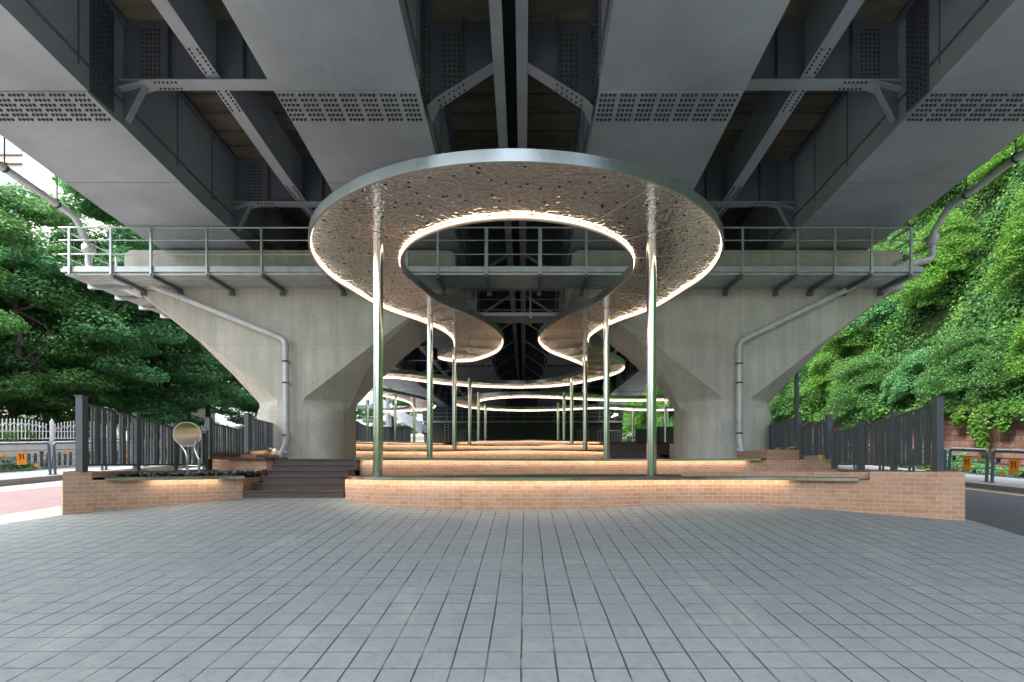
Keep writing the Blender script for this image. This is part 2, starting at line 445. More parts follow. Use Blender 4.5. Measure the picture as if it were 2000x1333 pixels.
def kerb(x0, x1, h):
    b = MB(); y = -10
    while y < 90:
        y1 = y+.985
        b.hexa([(x0,y,zr(0,y)-.05),(x1,y,zr(0,y)-.05),(x1,y1,zr(0,y1)-.05),(x0,y1,zr(0,y1)-.05),
                (x0,y,zr(0,y)+h),(x1,y,zr(0,y)+h),(x1,y1,zr(0,y1)+h),(x0,y1,zr(0,y1)+h)])
        y += 1
    tag(b.build('kerb', M['kerb'], loc=(0,0,0)), kind='structure')
kerb(-15.62, -15.4, .19); kerb(13.0, 13.22, .135)
# plaza paving: a sloping slab; its side edges run forward past the viewer
plaza = [(-7.3,-12),(6.3,-12),(5.75,4.0),(5.83,5.6),(5.92,6.4),(6.02,7.0),(6.02,12),(-6.55,12),(-6.58,7.3),(-6.95,6.6),(-7.3,5.9)]
sheet('plaza_paving', M['paving'], plaza, zp, 0, .6)

# ------------------------------------------------------------------ viaduct
Zs = [-1.5, 1, 3, 5, 7.18, 8.7, 10.2, 12, 13.5, 15, 17, 20, 24, 28, 34, 42, 52]
Hs = [7.384, 7.094, 6.863, 6.63, 6.38, 6.203, 6.03, 5.84, 5.74, 5.72, 5.62, 5.52, 5.46, 5.46, 5.48, 5.5, 5.5]
def H(y): return float(np.interp(y, Zs, Hs))
def deck_run(b, x0, x1, d0, d1, ys=Zs):
    """box following the deck profile between offsets d0..d1 above the girder soffit"""
    for i in range(len(ys)-1):
        a, c = ys[i], ys[i+1]; ha, hc = H(a), H(c)
        p = [(x0,a,ha+d0),(x1,a,ha+d0),(x1,c,hc+d0),(x0,c,hc+d0),(x0,a,ha+d1),(x1,a,ha+d1),(x1,c,hc+d1),(x0,c,hc+d1)]
        f = [(3,2,1,0),(4,5,6,7),(1,2,6,5),(3,0,4,7)]
        if i == 0: f.append((0,1,5,4))
        if i == len(ys)-2: f.append((2,3,7,6))
        b.add(p, f)
def bolts_under(b, x0, x1, y0, y1, d=-.022):
    ny = 6
    for j in range(ny):
        y = y0+.045+(y1-y0-.09)*j/(ny-1); x = x0+.06; k = 0
        while x < x1-.04:
            z = H(y)+d
            hexbolt(b, (x, y, z), (0, 0, -1), .025, .026)
            k += 1; x += .072 if k % 4 else .125
def hexbolt(b, p, n, r, h):
    p = np.array(p, float); n = np.array(n, float)
    u = np.array((0,0,1.)) if abs(n[2]) < .5 else np.array((1.,0,0)); w = np.cross(n, u)
    vs = []
    for t in range(6):
        o = r*(math.cos(t*PI/3)*u+math.sin(t*PI/3)*w); vs.append(p+o)
    for t in range(6):
        o = r*.85*(math.cos(t*PI/3)*u+math.sin(t*PI/3)*w); vs.append(p+o+n*h)
    fs = [(t, (t+1) % 6, 6+(t+1) % 6, 6+t) for t in range(6)] + [tuple(range(6, 12))]
    b.add(vs, fs)
DEPTH = 1.9
XB = [5.8 + 3.65*k for k in range(-5, 13)]     # floor beam positions
XB = [9.45 + 3.65*k for k in range(-2, 12)]
def viaduct(side):
    # side -1: left bridge, +1: right bridge (mirrored about x=-0.25)
    c0 = -.25
    def X(d): return c0 + side*d
    rt = empty('viaduct', (X(5.4), 20, 0), ('left' if side < 0 else 'right')+' steel box girder viaduct overhead, over the '+('red' if side < 0 else 'asphalt')+' road side', 'bridge', 'twin viaduct decks')
    inn = (1.485, 3.91); out = (7.01, 9.44)
    for (d0, d1) in (inn, out):
        x0, x1 = sorted((X(d0), X(d1)))
        b = MB(); deck_run(b, x0, x1, 0, .018)           # bottom flange
        deck_run(b, x0+.02, x0+.045, .018, DEPTH); deck_run(b, x1-.045, x1-.02, .018, DEPTH)
        g = b.build('box_girder', M['steel'], rt)
        # stiffener and top flange on the webs
        b = MB(); deck_run(b, x0-.10, x0+.0195, DEPTH-.08, DEPTH-.05); deck_run(b, x1-.0195, x1+.10, DEPTH-.08, DEPTH-.05)
        deck_run(b, x0-.02, x0+.0195, .42, .44); deck_run(b, x1-.0195, x1+.02, .42, .44)
        y = 0.0
        while y < 50:                                     # vertical stiffeners between the beams
            if min(abs(y-q) for q in XB) > .7:
                z = H(y)
                for xa, xb in ((x0-.0, x0+.0195), (x1-.0195, x1+.0)):
                    b.box(xa, xb, y-.006, y+.006, z+.3, z+DEPTH-.09)
            y += 1.2166
        b.build('stiffener', M['steel_shade'], g)
        for ys in (9.0, 19.2, 29.0, 40):
            b = MB(); z = H(ys)
            yy = [ys-.31, ys+.31]
            b.add([(x0+.01,yy[0],H(yy[0])-.02),(x1-.01,yy[0],H(yy[0])-.02),(x1-.01,yy[1],H(yy[1])-.02),(x0+.01,yy[1],H(yy[1])-.02),
                   (x0+.01,yy[0],H(yy[0])-.002),(x1-.01,yy[0],H(yy[0])-.002),(x1-.01,yy[1],H(yy[1])-.002),(x0+.01,yy[1],H(yy[1])-.002)],
                  [(3,2,1,0),(0,1,5,4),(1,2,6,5),(2,3,7,6),(3,0,4,7)])
            sp = b.build('splice_plate', M['steel'], g)
            for yw in (ys+2.03, ys+6.2):
                b = MB(); b.box(x0+.01, x1-.01, yw-.006, yw+.006, H(yw)-.004, H(yw)+.005); b.build('weld_seam', M['walk'], g)
            if ys < 35:
                b = MB(); bolts_under(b, x0, x1, ys-.31, ys+.31)
                # web splices
                for xs, sx in ((x0+.02, -1), (x1-.02, 1)):
                    for k in range(5):
                        for j in range(20):
                            hexbolt(b, (xs+sx*.012, ys-.2+k*.1, z+.12+j*.088), (sx, 0, 0), .022, .024)
                            if ys > 20 and j % 2: continue
                tag(b.build('bolt', M['bolt'], g), kind='stuff')
            for xs, sx in ((x0+.02, -1), (x1-.02, 1)):
                b = MB(); xa, xb = sorted((xs, xs+sx*.012)); b.box(xa, xb, ys-.26, ys+.26, z+.06, z+DEPTH-.1)
                b.build('web_plate', M['steel_shade'], g)
    # deck slab with cantilevers
    xi, xo = sorted((X(.16), X(11.3)))
    b = MB(); deck_run(b, xi, xo, DEPTH, DEPTH+.3); b.build('deck_slab', M['slab'], rt)
    # parapet edge
    xe = X(11.3); b = MB(); x0, x1 = sorted((xe, xe+side*.22)); deck_run(b, x0, x1, DEPTH-.1, DEPTH+1.2); b.build('parapet', M['pier'], rt)
    # central longitudinal stringer of the bay between the two boxes
    def stringer(xc, d, wid):
        b = MB(); deck_run(b, xc-wid/2, xc+wid/2, d, d+.02); deck_run(b, xc-.008, xc+.008, d+.02, DEPTH)
        return b.build('stringer', M['steel'], rt)
    stringer(X(5.33), .80, .25); stringer(X(.21), 1.02, .20)
    # floor beams: web, flange, gussets
    for y in XB:
        z = H(y)
        b = MB(); a0, a1 = sorted((X(3.93), X(6.99)))
        b.box(a0, a1, y-.008, y+.008, z+.76, z+DEPTH)
        for q in (.28, .72):
            xq = a0+(a1-a0)*q; b.box(xq-.006, xq+.006, y-.12, y+.12, z+.79, z+DEPTH)
        g = b.build('floor_beam', M['steel_shade'], rt)
        b = MB(); b.box(a0, a1, y-.135, y+.135, z+.735, z+.755)
        # haunched ends of flange
        xo_ = X(7.0); s = -side
        b.add([(xo_, y-.16, z+.60),(xo_, y+.16, z+.60),(xo_+s*.55, y+.135, z+.75),(xo_+s*.55, y-.135, z+.75)], [(0,1,2,3)])
        b.bar((xo_+s*.05, y, z+.12), (xo_+s*.52, y, z+.74), .2, .02, (0,1,0)) if False else None
        b.build('flange', M['steel'], g)
        b = MB()
        p0 = (xo_, z+.10); p1 = (xo_+s*.40, z+.735)       # triangular gusset with its flange
        b.add([(xo_,y-.01,z+.08),(xo_+s*.07,y-.01,z+.08),(p1[0],y-.01,p1[1]),(xo_,y-.01,z+.735)], [(0,1,2,3)])
        gw = b.build('gusset', M['steel_shade'], g); b = MB()
        q0 = np.array((xo_+s*.07, y, z+.08)); q1 = np.array((p1[0], y, p1[1]-.01))
        b.bar(q0, q1, .2, .016, (s*1., 0, -.8)) if False else b.hexa([(q0[0],y-.055,q0[2]),(q0[0]+s*.02,y-.055,q0[2]-.01),(q0[0]+s*.02,y+.055,q0[2]-.01),(q0[0],y+.055,q0[2]),(q1[0],y-.055,q1[2]),(q1[0]+s*.02,y-.055,q1[2]-.01),(q1[0]+s*.02,y+.055,q1[2]-.01),(q1[0],y+.055,q1[2])])
        b.build('gusset_flange', M['steel'], g)
        if y < 20:
            b = MB()
            for k in range(5):
                for j in range(12): hexbolt(b, (xo_+s*(.35+k*.075), y-.009, z+.84+j*.08), (0,-1,0), .02, .022)
            xm = X(5.33)
            for (u0, u1) in ((-1, -1), (1, 1)):
                for k in range(7):
                    for sx in (-.07, .07): hexbolt(b, (xm+sx, y+u0*(.2+k*.075), H(y+u0*(.2+k*.075))+.80), (0,0,-1), .02, .022)
            for k in range(6):
                for sy in (-.08, .08): hexbolt(b, (xo_+s*(.62+k*.075), y+sy, z+.735), (0,0,-1), .02, .022)
            tag(b.build('bolt', M['bolt'], g), kind='stuff')
        # bracket towards the median: deep at the box, shallow at the median stringer
        xa, xb = X(1.465), X(.22)
        b = MB(); zt = z+DEPTH
        b.add([(xa,y,z+.32),(xb,y,z+1.13),(xb,y,zt),(xa,y,zt)], [(0,1,2,3)])
        xm = (xa+xb)/2; b.box(xm-.006, xm+.006, y-.1, y-.002, z+.75, zt)
        br = b.build('bracket', M['steel_shade'], rt)
        b = MB(); P = [(xa, z+.20, .24), (xa+(xb-xa)*.12, z+.42, .15), (xb, z+1.12, .12)]
        for (x1_, z1_, w1_), (x2_, z2_, w2_) in zip(P[:-1], P[1:]):
            b.hexa([(x1_,y-w1_,z1_-.02),(x2_,y-w2_,z2_-.02),(x2_,y+w2_,z2_-.02),(x1_,y+w1_,z1_-.02),(x1_,y-w1_,z1_),(x2_,y-w2_,z2_),(x2_,y+w2_,z2_),(x1_,y+w1_,z1_)])
        b.build('flange', M['steel'], br)
        if y < 20:
            b = MB()
            for k in range(4):
                for j in range(11): hexbolt(b, (xa+(xb-xa)*(.22+k*.07), y-.002, z+.7+j*.095), (0,-1,0), .02, .022)
            for k in range(6):
                t = .15+k*.07
                for sy in (-.07, .07): hexbolt(b, (xa+(xb-xa)*t, y+sy, z+.42+(t-.12)/.88*.70-.02), (0,0,-1), .02, .022)
            tag(b.build('bolt', M['bolt'], br), kind='stuff')
    return rt
viaduct(-1); viaduct(1)
b = MB(); deck_run(b, -.75, .25, DEPTH+.302, DEPTH+.34)
tag(b.build('median_cover', M['post'], loc=(0, 0, 0)), 'black strip closing the slot between the two viaducts', 'joint cover')

# ------------------------------------------------------------------ piers
PY0, PY1, PK = 13.9, 16.3, 1.03
def pier(xc, label, side):
    xc *= PK; yc = (PY0+PY1)/2
    rt = empty('pier', (xc, yc, -1), label, 'bridge pier', 'concrete hammerhead piers under the viaduct')
    # z, half width, corner cut, roundness
    L = [(-1.2,1.17,.80,1),(1.25,1.17,.80,1),(1.45,1.19,.84,.8),(1.66,1.27,.93,0),(1.72,1.31,.93,0),(2.4,1.77,.51,0),(3.19,2.45,.19,0),(3.75,3.1,.08,0),(4.67,4.25,.05,0),(4.68,4.25,.05,0)]
    L = [(a[0]*PK, a[1]*PK, a[2]*PK, a[3]) for a in L]
    zs = [a[0] for a in L]
    b = MB(); rows = []; K = 6
    lev = sorted(set(list(np.linspace(1.25, 4.8, 24)) + zs))
    for z in lev:
        w = float(np.interp(z, zs, [a[1] for a in L])); c = float(np.interp(z, zs, [a[2] for a in L])); r = float(np.interp(z, zs, [a[3] for a in L]))
        hy = (PY1-PY0)/2; ring = []
        for qx, qy, t0 in ((1,-1,-90),(1,1,0),(-1,1,90),(-1,-1,180)):
            cx, cy = qx*(w-c), qy*(hy-c)
            A = np.array((cx+c*math.cos(R(t0)), cy+c*math.sin(R(t0)))); B = np.array((cx+c*math.cos(R(t0+90)), cy+c*math.sin(R(t0+90))))
            for k in range(K+1):
                t = k/K; arc = np.array((cx+c*math.cos(R(t0+90*t)), cy+c*math.sin(R(t0+90*t)))); ch = A*(1-t)+B*t
                p = arc*r+ch*(1-r); ring.append((xc+p[0], yc+p[1], z))
        rows.append(ring)
    n = len(rows[0]); vs = [p for r_ in rows for p in r_]; 
    for i in range(len(rows)-1):
        sm = lev[i] < 1.5
        b.add(rows[i]+rows[i+1], [(k, (k+1) % n, n+(k+1) % n, n+k) for k in range(n)], smooth=False)
    b.add(rows[-1], [tuple(range(n))])
    me = b.build('stem', M['pier'], rt)
    # smooth the rounded column part, keep the facet edges
    import bmesh
    bm = bmesh.new(); bm.from_mesh(me.data); bmesh.ops.remove_doubles(bm, verts=bm.verts, dist=.0005)
    for f in bm.faces: f.smooth = True
    for e in bm.edges:
        if len(e.link_faces) == 2 and e.calc_face_angle(0) > R(17): e.smooth = False
    bm.to_mesh(me.data); bm.free()
    # cap beam with rounded top corners
    b = MB(); w = 4.27*PK; prof = [(-w,4.64),(w,4.64)]
    for t in range(7): prof.append((w-.22+.22*math.cos(R(15*t)), 5.46+.22*math.sin(R(15*t))))
    for t in range(7): prof.append((-w+.22-.22*math.sin(R(15*t)), 5.46+.22*math.cos(R(15*t))))
    n = len(prof)
    fr = [(xc+p[0], PY0-.02, p[1]) for p in prof]; bk = [(xc+p[0], PY1+.02, p[1]) for p in prof]
    b.add(fr+bk, [tuple(range(n)), tuple(range(2*n-1, n-1, -1))] + [((k+1) % n, k, n+k, n+(k+1) % n) for k in range(n)])
    b.build('cap_beam', M['pier'], rt)
    # bearings
    for d in (-3.1, -1.0 if False else -2.0, 2.0, 3.1):
        pass
    for gx in ((1.9, 3.5, 7.4, 9.0)):
        x = -.25+side*gx; b = MB(); b.box(x-.3, x+.3, 14.75, 15.45, 5.66, 5.72); b.build('bearing', M['steel_shade'], rt)
    # repaired patches on the stem (slightly proud render)
    b = MB(); s = -side
    x0, x1 = sorted((xc+s*.10, xc+s*.42)); b.box(x0, x1, 13.894, 13.91, .57, 1.15)
    b.build('render_patch', M['cream'], rt)
    return rt
pier(-6.05, 'left concrete hammerhead pier beside the dark stairs', -1)
pier(5.5, 'right concrete hammerhead pier beside the ivy hillside', 1)

# ------------------------------------------------------------------ inspection walkway round the caps
def railing(b, pts, posts, zf, h=1.0):
    """returns rails along pts, posts list"""
    for r_, k in ((.022, 1.0), (.016, .70), (.016, .36)):
        b.tube([(p[0], p[1], zf(p)+h*k) for p in pts], r_, 6)
def walkway():
    rt = empty('inspection_walkway', (-.3, 13, 4.7), 'galvanised inspection walkway with railing around the near pier caps', 'walkway')
    z = 4.72; xl, xr = -11.25, 9.72
    # deck planks with long ribs
    b = MB()
    def planks(x0, x1, y0, y1, n, along='x'):
        for k in range(n):
            if along == 'x':
                a = y0+(y1-y0)*k/n; c = a+(y1-y0)/n*.82; b.box(x0, x1, a, c, z-.09, z+.02)
            else:
                a = x0+(x1-x0)*k/n; c = a+(x1-x0)/n*.82; b.box(a, c, y0, y1, z-.09, z+.02)
    planks(xl, xr, 12.80, 13.84, 8); planks(xl, 9.4, 16.35, 17.2, 6)
    planks(xl, -10.7, 13.85, 16.34, 6, 'y')
    b.box(xl, xr, 12.8, 16.9, z-.004, z+.0) if False else None
    b.build('deck', M['galv'], rt)
    b = MB(); b.box(xl-.01, xr+.01, 12.74, 12.79, z-.03, z+.10); b.box(xl-.01, 9.4, 17.21, 17.26, z-.03, z+.10)
    b.box(xl-.06, xl-.011, 12.74, 17.26, z-.03, z+.05); b.box(xr+.011, xr+.05, 12.74, 13.47, z-.03, z+.05)
    b.build('edge_channel', M['galv'], rt)
    posts = [136, 217, 295, 404, 511, 640, 745, 795, 855, 950, 1055, 1145, 1240, 1340, 1450, 1557, 1630, 1702, 1779]
    for k, px in enumerate(posts):
        x = (px-1024)*12.72/1020; w = .05 if px not in (950, 1055) else .085
        b = MB(); b.box(x-w/2, x+w/2, 12.69, 12.738, z-.10, 5.76); b.build('post', M['galv'], rt)
        if px in (136,): continue
        xx = x
        b = MB(); b.box(xx-.035, xx+.035, 12.74, 13.86, z-.175, z-.095)
        b.box(xx-.06, xx+.06, 13.78, 13.86, z-.27, z-.176); b.build('support_arm', M['steel_shade'], rt)
    for x in np.linspace(-10.6, 9.2, 12):
        b = MB(); b.box(x-.025, x+.025, 17.27, 17.31, z-.1, 5.74); b.build('post', M['galv'], rt)
        b = MB(); b.box(x-.035, x+.035, 16.33, 17.25, z-.175, z-.095); b.build('support_arm', M['galv'], rt)
    for y in np.linspace(13.6, 16.3, 4):
        for x in (xl-.08,):
            b = MB(); b.box(x-.02, x+.02, y-.025, y+.025, z-.1, 5.74); b.build('post', M['galv'], rt)
            s = 1 if x < 0 else -1
            b = MB(); x0, x1 = sorted((x, x+s*1.1)); b.box(x0, x1, y-.05, y+.05, z-.17, z-.095); b.build('support_arm', M['galv'], rt)
    b = MB()
    loop = [(9.4,17.29),(xl-.08,17.29),(xl-.08,12.71),(xr,12.71)]
    for a, c in list(zip(loop[:-1], loop[1:]))+[((9.42,12.75),(9.42,13.35))]:
        for hh, r_ in ((1.03, .021), (.72, .015), (.38, .015)):
            b.cyl((a[0],a[1],z+hh), (c[0],c[1],z+hh), r_, n=6)
    b.build('rail', M['galv'], rt)
walkway()

# ------------------------------------------------------------------ drain pipes
def arc_pts(P, r=.12, n=4):
    """round the corners of a 3-D polyline"""
    P = [np.array(p, float) for p in P]; out = [P[0]]
    for i in range(1, len(P)-1):
        a = P[i]+(P[i-1]-P[i])/np.linalg.norm(P[i-1]-P[i])*r; c = P[i]+(P[i+1]-P[i])/np.linalg.norm(P[i+1]-P[i])*r
        for k in range(n+1):
            t = k/n; out.append((1-t)**2*a+2*t*(1-t)*P[i]+t*t*c)
    out.append(P[-1]); return out
def at(px, py, y): return ((px-1024)*y/1020, y, (907-py)*y/1020)
def drain(side):
    if side < 0:
        upper = [(-11.05, 1, 7.45), (-11.05, 12.85, 6.08), (-11.05, 13.25, 5.55), (-11.05, 13.25, 4.95), (-10.2, 13.30, 4.60)]
        low = [(-10.2,13.3,4.60),(-9.8,13.38,4.65)] 
        face = [at(262,546,13.72), at(558,664,13.72), at(560,866,13.72), at(546,896,13.68)]
        lab = 'pale drain pipe running down the left pier'
    else:
        upper = [(10.45, 1, 7.55), (10.45, 12.9, 6.3), (10.4, 13.3, 5.85), (10.4, 13.3, 5.2), at(1757,520,13.3)]
        face = [at(1705,543,13.72), at(1444,668,13.72), at(1444,862,13.72), at(1452,893,13.68)]
        lab = 'pale drain pipe running down the right pier'
    rt = empty('drain_pipe', face[2], lab, 'drain pipe', 'drain pipes on the piers')
    path = upper + [tuple(np.array(face[0])+np.array((0,0,.02)))] + face[1:]
    b = MB(); b.tube(arc_pts(path, .16), .078, 12); b.build('pipe', M['pipe'], rt)
    b = MB()
    p = upper[3]; b.tube([(p[0],p[1],p[2]+.60),(p[0],p[1],p[2]+.58),(p[0],p[1],p[2]+.42),(p[0],p[1],p[2]+.36)], [.09,.15,.15,.09], 12); b.build('funnel', M['pipe'], rt)
    for (q, r_) in ((face[1], 0), (face[2], 0)):
        d = (0,0,-1)
        b = MB(); b.cyl((q[0],q[1],q[2]-.20), (q[0],q[1],q[2]-.26), .092, n=12); b.build('collar', M['pipe'], rt)
    for zc in (face[2][2]+.18, (face[1][2]+face[2][2])/2+.2, face[1][2]-.6):
        b = MB(); b.cyl((face[1][0],13.72,zc), (face[1][0],13.72,zc+.04), .088, n=12); b.box(face[1][0]-.03, face[1][0]+.03, 13.76, 13.9, zc, zc+.04)
        b.build('bracket', M['bolt'], rt)
    a, c = np.array(face[0]), np.array(face[1])
    for t in (.3, .75):
        q = a+(c-a)*t; d = (c-a)/np.linalg.norm(c-a)
        b = MB(); b.cyl(q-d*.03, q+d*.03, .088, n=12); b.build('collar', M['pipe'], rt)
    x = upper[0][0]; s = (upper[1][2]-upper[0][2])/(upper[1][1]-upper[0][1])
    for y in (8.6, 11.1, 12.35):
        z = upper[0][2]+s*(y-1); top = H(y)+DEPTH
        b = MB(); b.cyl((x,y,z+.05), (x,y,top), .014, n=6); b.box(x-.03, x+.03, y-.03, y+.03, z+.07, z+.13)
        b.cyl((x,y-.025,z-s*.025), (x,y+.025,z+s*.025), .092, n=12); b.build('hanger', M['bolt'], rt)
drain(-1); drain(1)

# ------------------------------------------------------------------ far abutment
def abutment():
    Y = 50
    rt = empty('abutment', (-.2, Y, 1), 'dark concrete abutment closing the far end below the viaducts', 'abutment')
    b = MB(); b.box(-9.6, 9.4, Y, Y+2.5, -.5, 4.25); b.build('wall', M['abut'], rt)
    b = MB(); b.box(-9.9, 9.6, Y+.8, Y+2.2, 4.25, 7.39); b.build('upper_wall', M['steel_shade'], rt)
    b = MB(); b.box(-10.2, 10, Y-.75, Y-.01, 3.92, 4.06); b.build('ledge', M['galv'], rt)
    b = MB()
    for hh in (1.1, .75, .4): b.cyl((-10.2,Y-.72,4.06+hh),(10,Y-.72,4.06+hh),.028,n=5)
    b.build('rail', M['galv'], rt)
    for x in np.linspace(-10.2, 10, 15):
        b = MB(); b.box(x-.03, x+.03, Y-.76, Y-.70, 4.06, 5.18); b.build('post', M['galv'], rt)
    b = MB()
    for s in (-.2, .2): b.cyl((-7.4+s,Y-.15,1.6),(-7.4+s,Y-.15,4.0),.03,n=5)
    for k in range(8): b.cyl((-7.6,Y-.15,1.8+k*.28),(-7.2,Y-.15,1.8+k*.28),.02,n=5)
    b.build('ladder', M['galv'], rt)
    for x0, x1 in ((5.0, 6.0), (6.9, 9.0), (-6.0, -4.2)):
        b = MB(); n = int((x1-x0)/.24)
        for k in range(n+1): b.cyl((x0+(x1-x0)*k/n,Y-1.2,1.4),(x0+(x1-x0)*k/n,Y-1.2,3.1),.025,n=5)
        b.cyl((x0,Y-1.2,3.1),(x1,Y-1.2,3.1),.03,n=5); b.build('grille', M['galv'], rt)
abutment()
b = MB(); p = at(1203, 811, 47); b.box(p[0]-.16, p[0]+.16, 47, 47.2, p[2]-.06, p[2]+.06)
b.box(p[0]-.03, p[0]+.03, 47.2, 49.2, p[2]-.03, p[2]+.03)
tag(b.build('flood_light', M['lamp']), 'small lit floodlight at the right end of the far wall', 'floodlight')

# ------------------------------------------------------------------ terraces
T = [-.2, .12, .45, .83, 1.20]
XL, XR = -6.45, 6.45
w1l = [(-6.53,7.39),(-6.09,7.81),(-5.44,8.27),(-4.95,8.62),(-4.74,8.8)]
w1 = smooth_line([(-3.08,9.2),(-3.02,8.80),(-2.87,8.55),(-2.44,8.22),(-1.83,7.98),(-.95,7.79),(0,7.76),(.8,7.84),(1.6,8.05),(2.24,8.2),(3.0,8.28),(3.7,8.18),(4.5,7.78),(5.2,7.38),(5.9,6.99)], step=.12)
w2 = smooth_line([(-3.25,11.5),(-3.26,10.6),(-3.25,10.31),(-3.1,10.3),(-2.9,10.32),(-2.3,10.65),(-1.4,11.3),(-.5,11.9),(.6,12.35),(1.8,12.5),(3.2,12.3),(4.5,11.6),(5.3,11.0),(5.6,10.8),(6.45,10.72)], step=.15)
w3 = smooth_line([(-6.9,13.0),(-6.3,15.5),(-5.2,16.6),(-3.8,17.3),(-2.6,17.0),(-1.3,16.2),(.2,15.9),(1.6,16.6),(2.6,17.5),(2.7,18.6)], step=.2)
w4 = smooth_line([(-7.2,19.5),(-5.6,21.2),(-3.8,21.7),(-1.6,22.9),(.4,22.9),(2.4,21.7),(3.6,22.3),(3.75,23.4)], step=.25)
w5 = smooth_line([(-3.6,28.0),(-2.6,27.2),(-1,26.5),(.8,26.2),(2.6,26.8),(4.3,27.8)], step=.25)
def terrace_top(name, pts, z, m):
    b = MB(); b.poly(pts, z); o = b.build(name, m, loc=(0,0,0)); return tag(o, kind='structure')
def bench(pl, z, zb, label, seat=(0, None), lit=None, group='curved brick bench walls', ends=True, coping=None, name='bench_wall'):
    rt = empty(name, (pl[len(pl)//2][0], pl[len(pl)//2][1], zb), label, 'bench wall', group)
    b = MB(); b.strip(pl, zb, z-.036); back = offset_line(pl, -.24)
    b.strip(back[::-1], zb, z-.036)
    for a, c in ((back[0], pl[0]), (pl[-1], back[-1])): b.strip([a, c], zb, z-.036)
    for i in range(len(pl)-1): b.add([(*pl[i],z-.036),(*pl[i+1],z-.036),(*back[i+1],z-.036),(*back[i],z-.036)], [(0,1,2,3)], [[(0,0),(.15,0),(.15,.24),(0,.24)]])
    b.build('brick_wall', M['brick'], rt)
    i0, i1 = seat; i1 = i1 if i1 is not None else len(pl)
    sp = pl[i0:i1]
    if len(sp) > 1:
        f = offset_line(sp, .085); k = offset_line(sp, -.33)
        b = MB()
        for i in range(len(sp)-1):
            b.hexa([(*f[i],z-.035),(*f[i+1],z-.035),(*k[i+1],z-.035),(*k[i],z-.035),(*f[i],z),(*f[i+1],z),(*k[i+1],z),(*k[i],z)])
        b.build('seat_board', M['seat'], rt)
        f2 = offset_line(sp, .099); f1 = offset_line(sp, .0865); b = MB()
        for i in range(len(sp)-1):
            b.hexa([(*f2[i],z-.05),(*f2[i+1],z-.05),(*f1[i+1],z-.05),(*f1[i],z-.05),(*f2[i],z-.004),(*f2[i+1],z-.004),(*f1[i+1],z-.004),(*f1[i],z-.004)])
        b.build('steel_edge', M['polished'], rt)
    if lit is not None:
        j0, j1 = lit; sp = pl[j0:j1]; f = offset_line(sp, .075); k = offset_line(sp, .055); b = MB()
        for i in range(len(sp)-1):
            b.hexa([(*f[i],z-.048),(*f[i+1],z-.048),(*k[i+1],z-.048),(*k[i],z-.048),(*f[i],z-.037),(*f[i+1],z-.037),(*k[i+1],z-.037),(*k[i],z-.037)])
        b.build('light_strip', M['led_bench'], rt)
    if coping: coping(rt)
    return rt
def idx(pl, x): return min(range(len(pl)), key=lambda i: abs(pl[i][0]-x)+(0 if i > 5 else .3))
# front wall, right part
def cop_r(rt):
    i = idx(w1, 5.0); P = w1[i:]+[(6.45,7.75)]; b = MB()
    bk = offset_line(P, -.26)
    b.strip(P, T[0]-.0355, -.11); b.strip([w1[i-1] if False else bk[0], P[0]], T[0]-.0355, -.11)
    for q in range(len(P)-1): b.add([(*P[q],-.11),(*P[q+1],-.11),(*bk[q+1],-.11),(*bk[q],-.11)], [(0,1,2,3)], [[(0,0),(.15,0),(.15,.24),(0,.24)]])
    j = idx(w1, 2.6); Q = offset_line(w1[j:i+1], -.34); Qb = offset_line(w1[j:i+1], -.55)
    b.strip(Q, T[0]-.03, -.125)
    for q in range(len(Q)-1): b.add([(*Q[q],-.125),(*Q[q+1],-.125),(*Qb[q+1],-.125),(*Qb[q],-.125)], [(0,1,2,3)], [[(0,0),(.15,0),(.15,.24),(0,.24)]])
    b.strip([P[-1], (6.45, 10.72)], -1.3, -.11)
    b.strip([(5.9,6.99),(6.45,7.75)], -1.3, T[0]-.0355)
    b.build('coping', M['brick'], rt)
bench(w1, T[0], -1.25, 'long front brick bench wall bulging towards the paving', (2, idx(w1, 5.02)), (3, idx(w1, 4.15)), coping=cop_r)
# front wall, left part
w1ls = smooth_line(w1l, step=.12)
def cop_l(rt):
    i = 4; P = w1ls[:i]; b = MB(); bk = offset_line(P, -.3); b.strip(P, T[0]-.0355, -.11); b.strip([P[-1], bk[-1]], T[0]-.0355, -.11)
    for q in range(len(P)-1): b.add([(*P[q],-.11),(*P[q+1],-.11),(*bk[q+1],-.11),(*bk[q],-.11)], [(0,1,2,3)], [[(0,0),(.15,0),(.15,.24),(0,.24)]])
    b.strip([(-6.53,10.7), (-6.53,7.39)], -1.3, -.11); b.strip([(-6.3,7.6),(-6.3,10.7)], T[0], -.11)
    b.add([(-6.53,7.39,-.11),(-6.3,7.6,-.11),(-6.3,10.7,-.11),(-6.53,10.7,-.11)], [(0,1,2,3)], [[(0,0),(.15,0),(.15,3),(0,3)]])
    b.build('coping', M['brick'], rt)
bench(w1ls, T[0], -1.25, 'short brick bench wall left of the dark stairs with pebble bed behind', (4, None), (8, len(w1ls)-3), coping=cop_l)
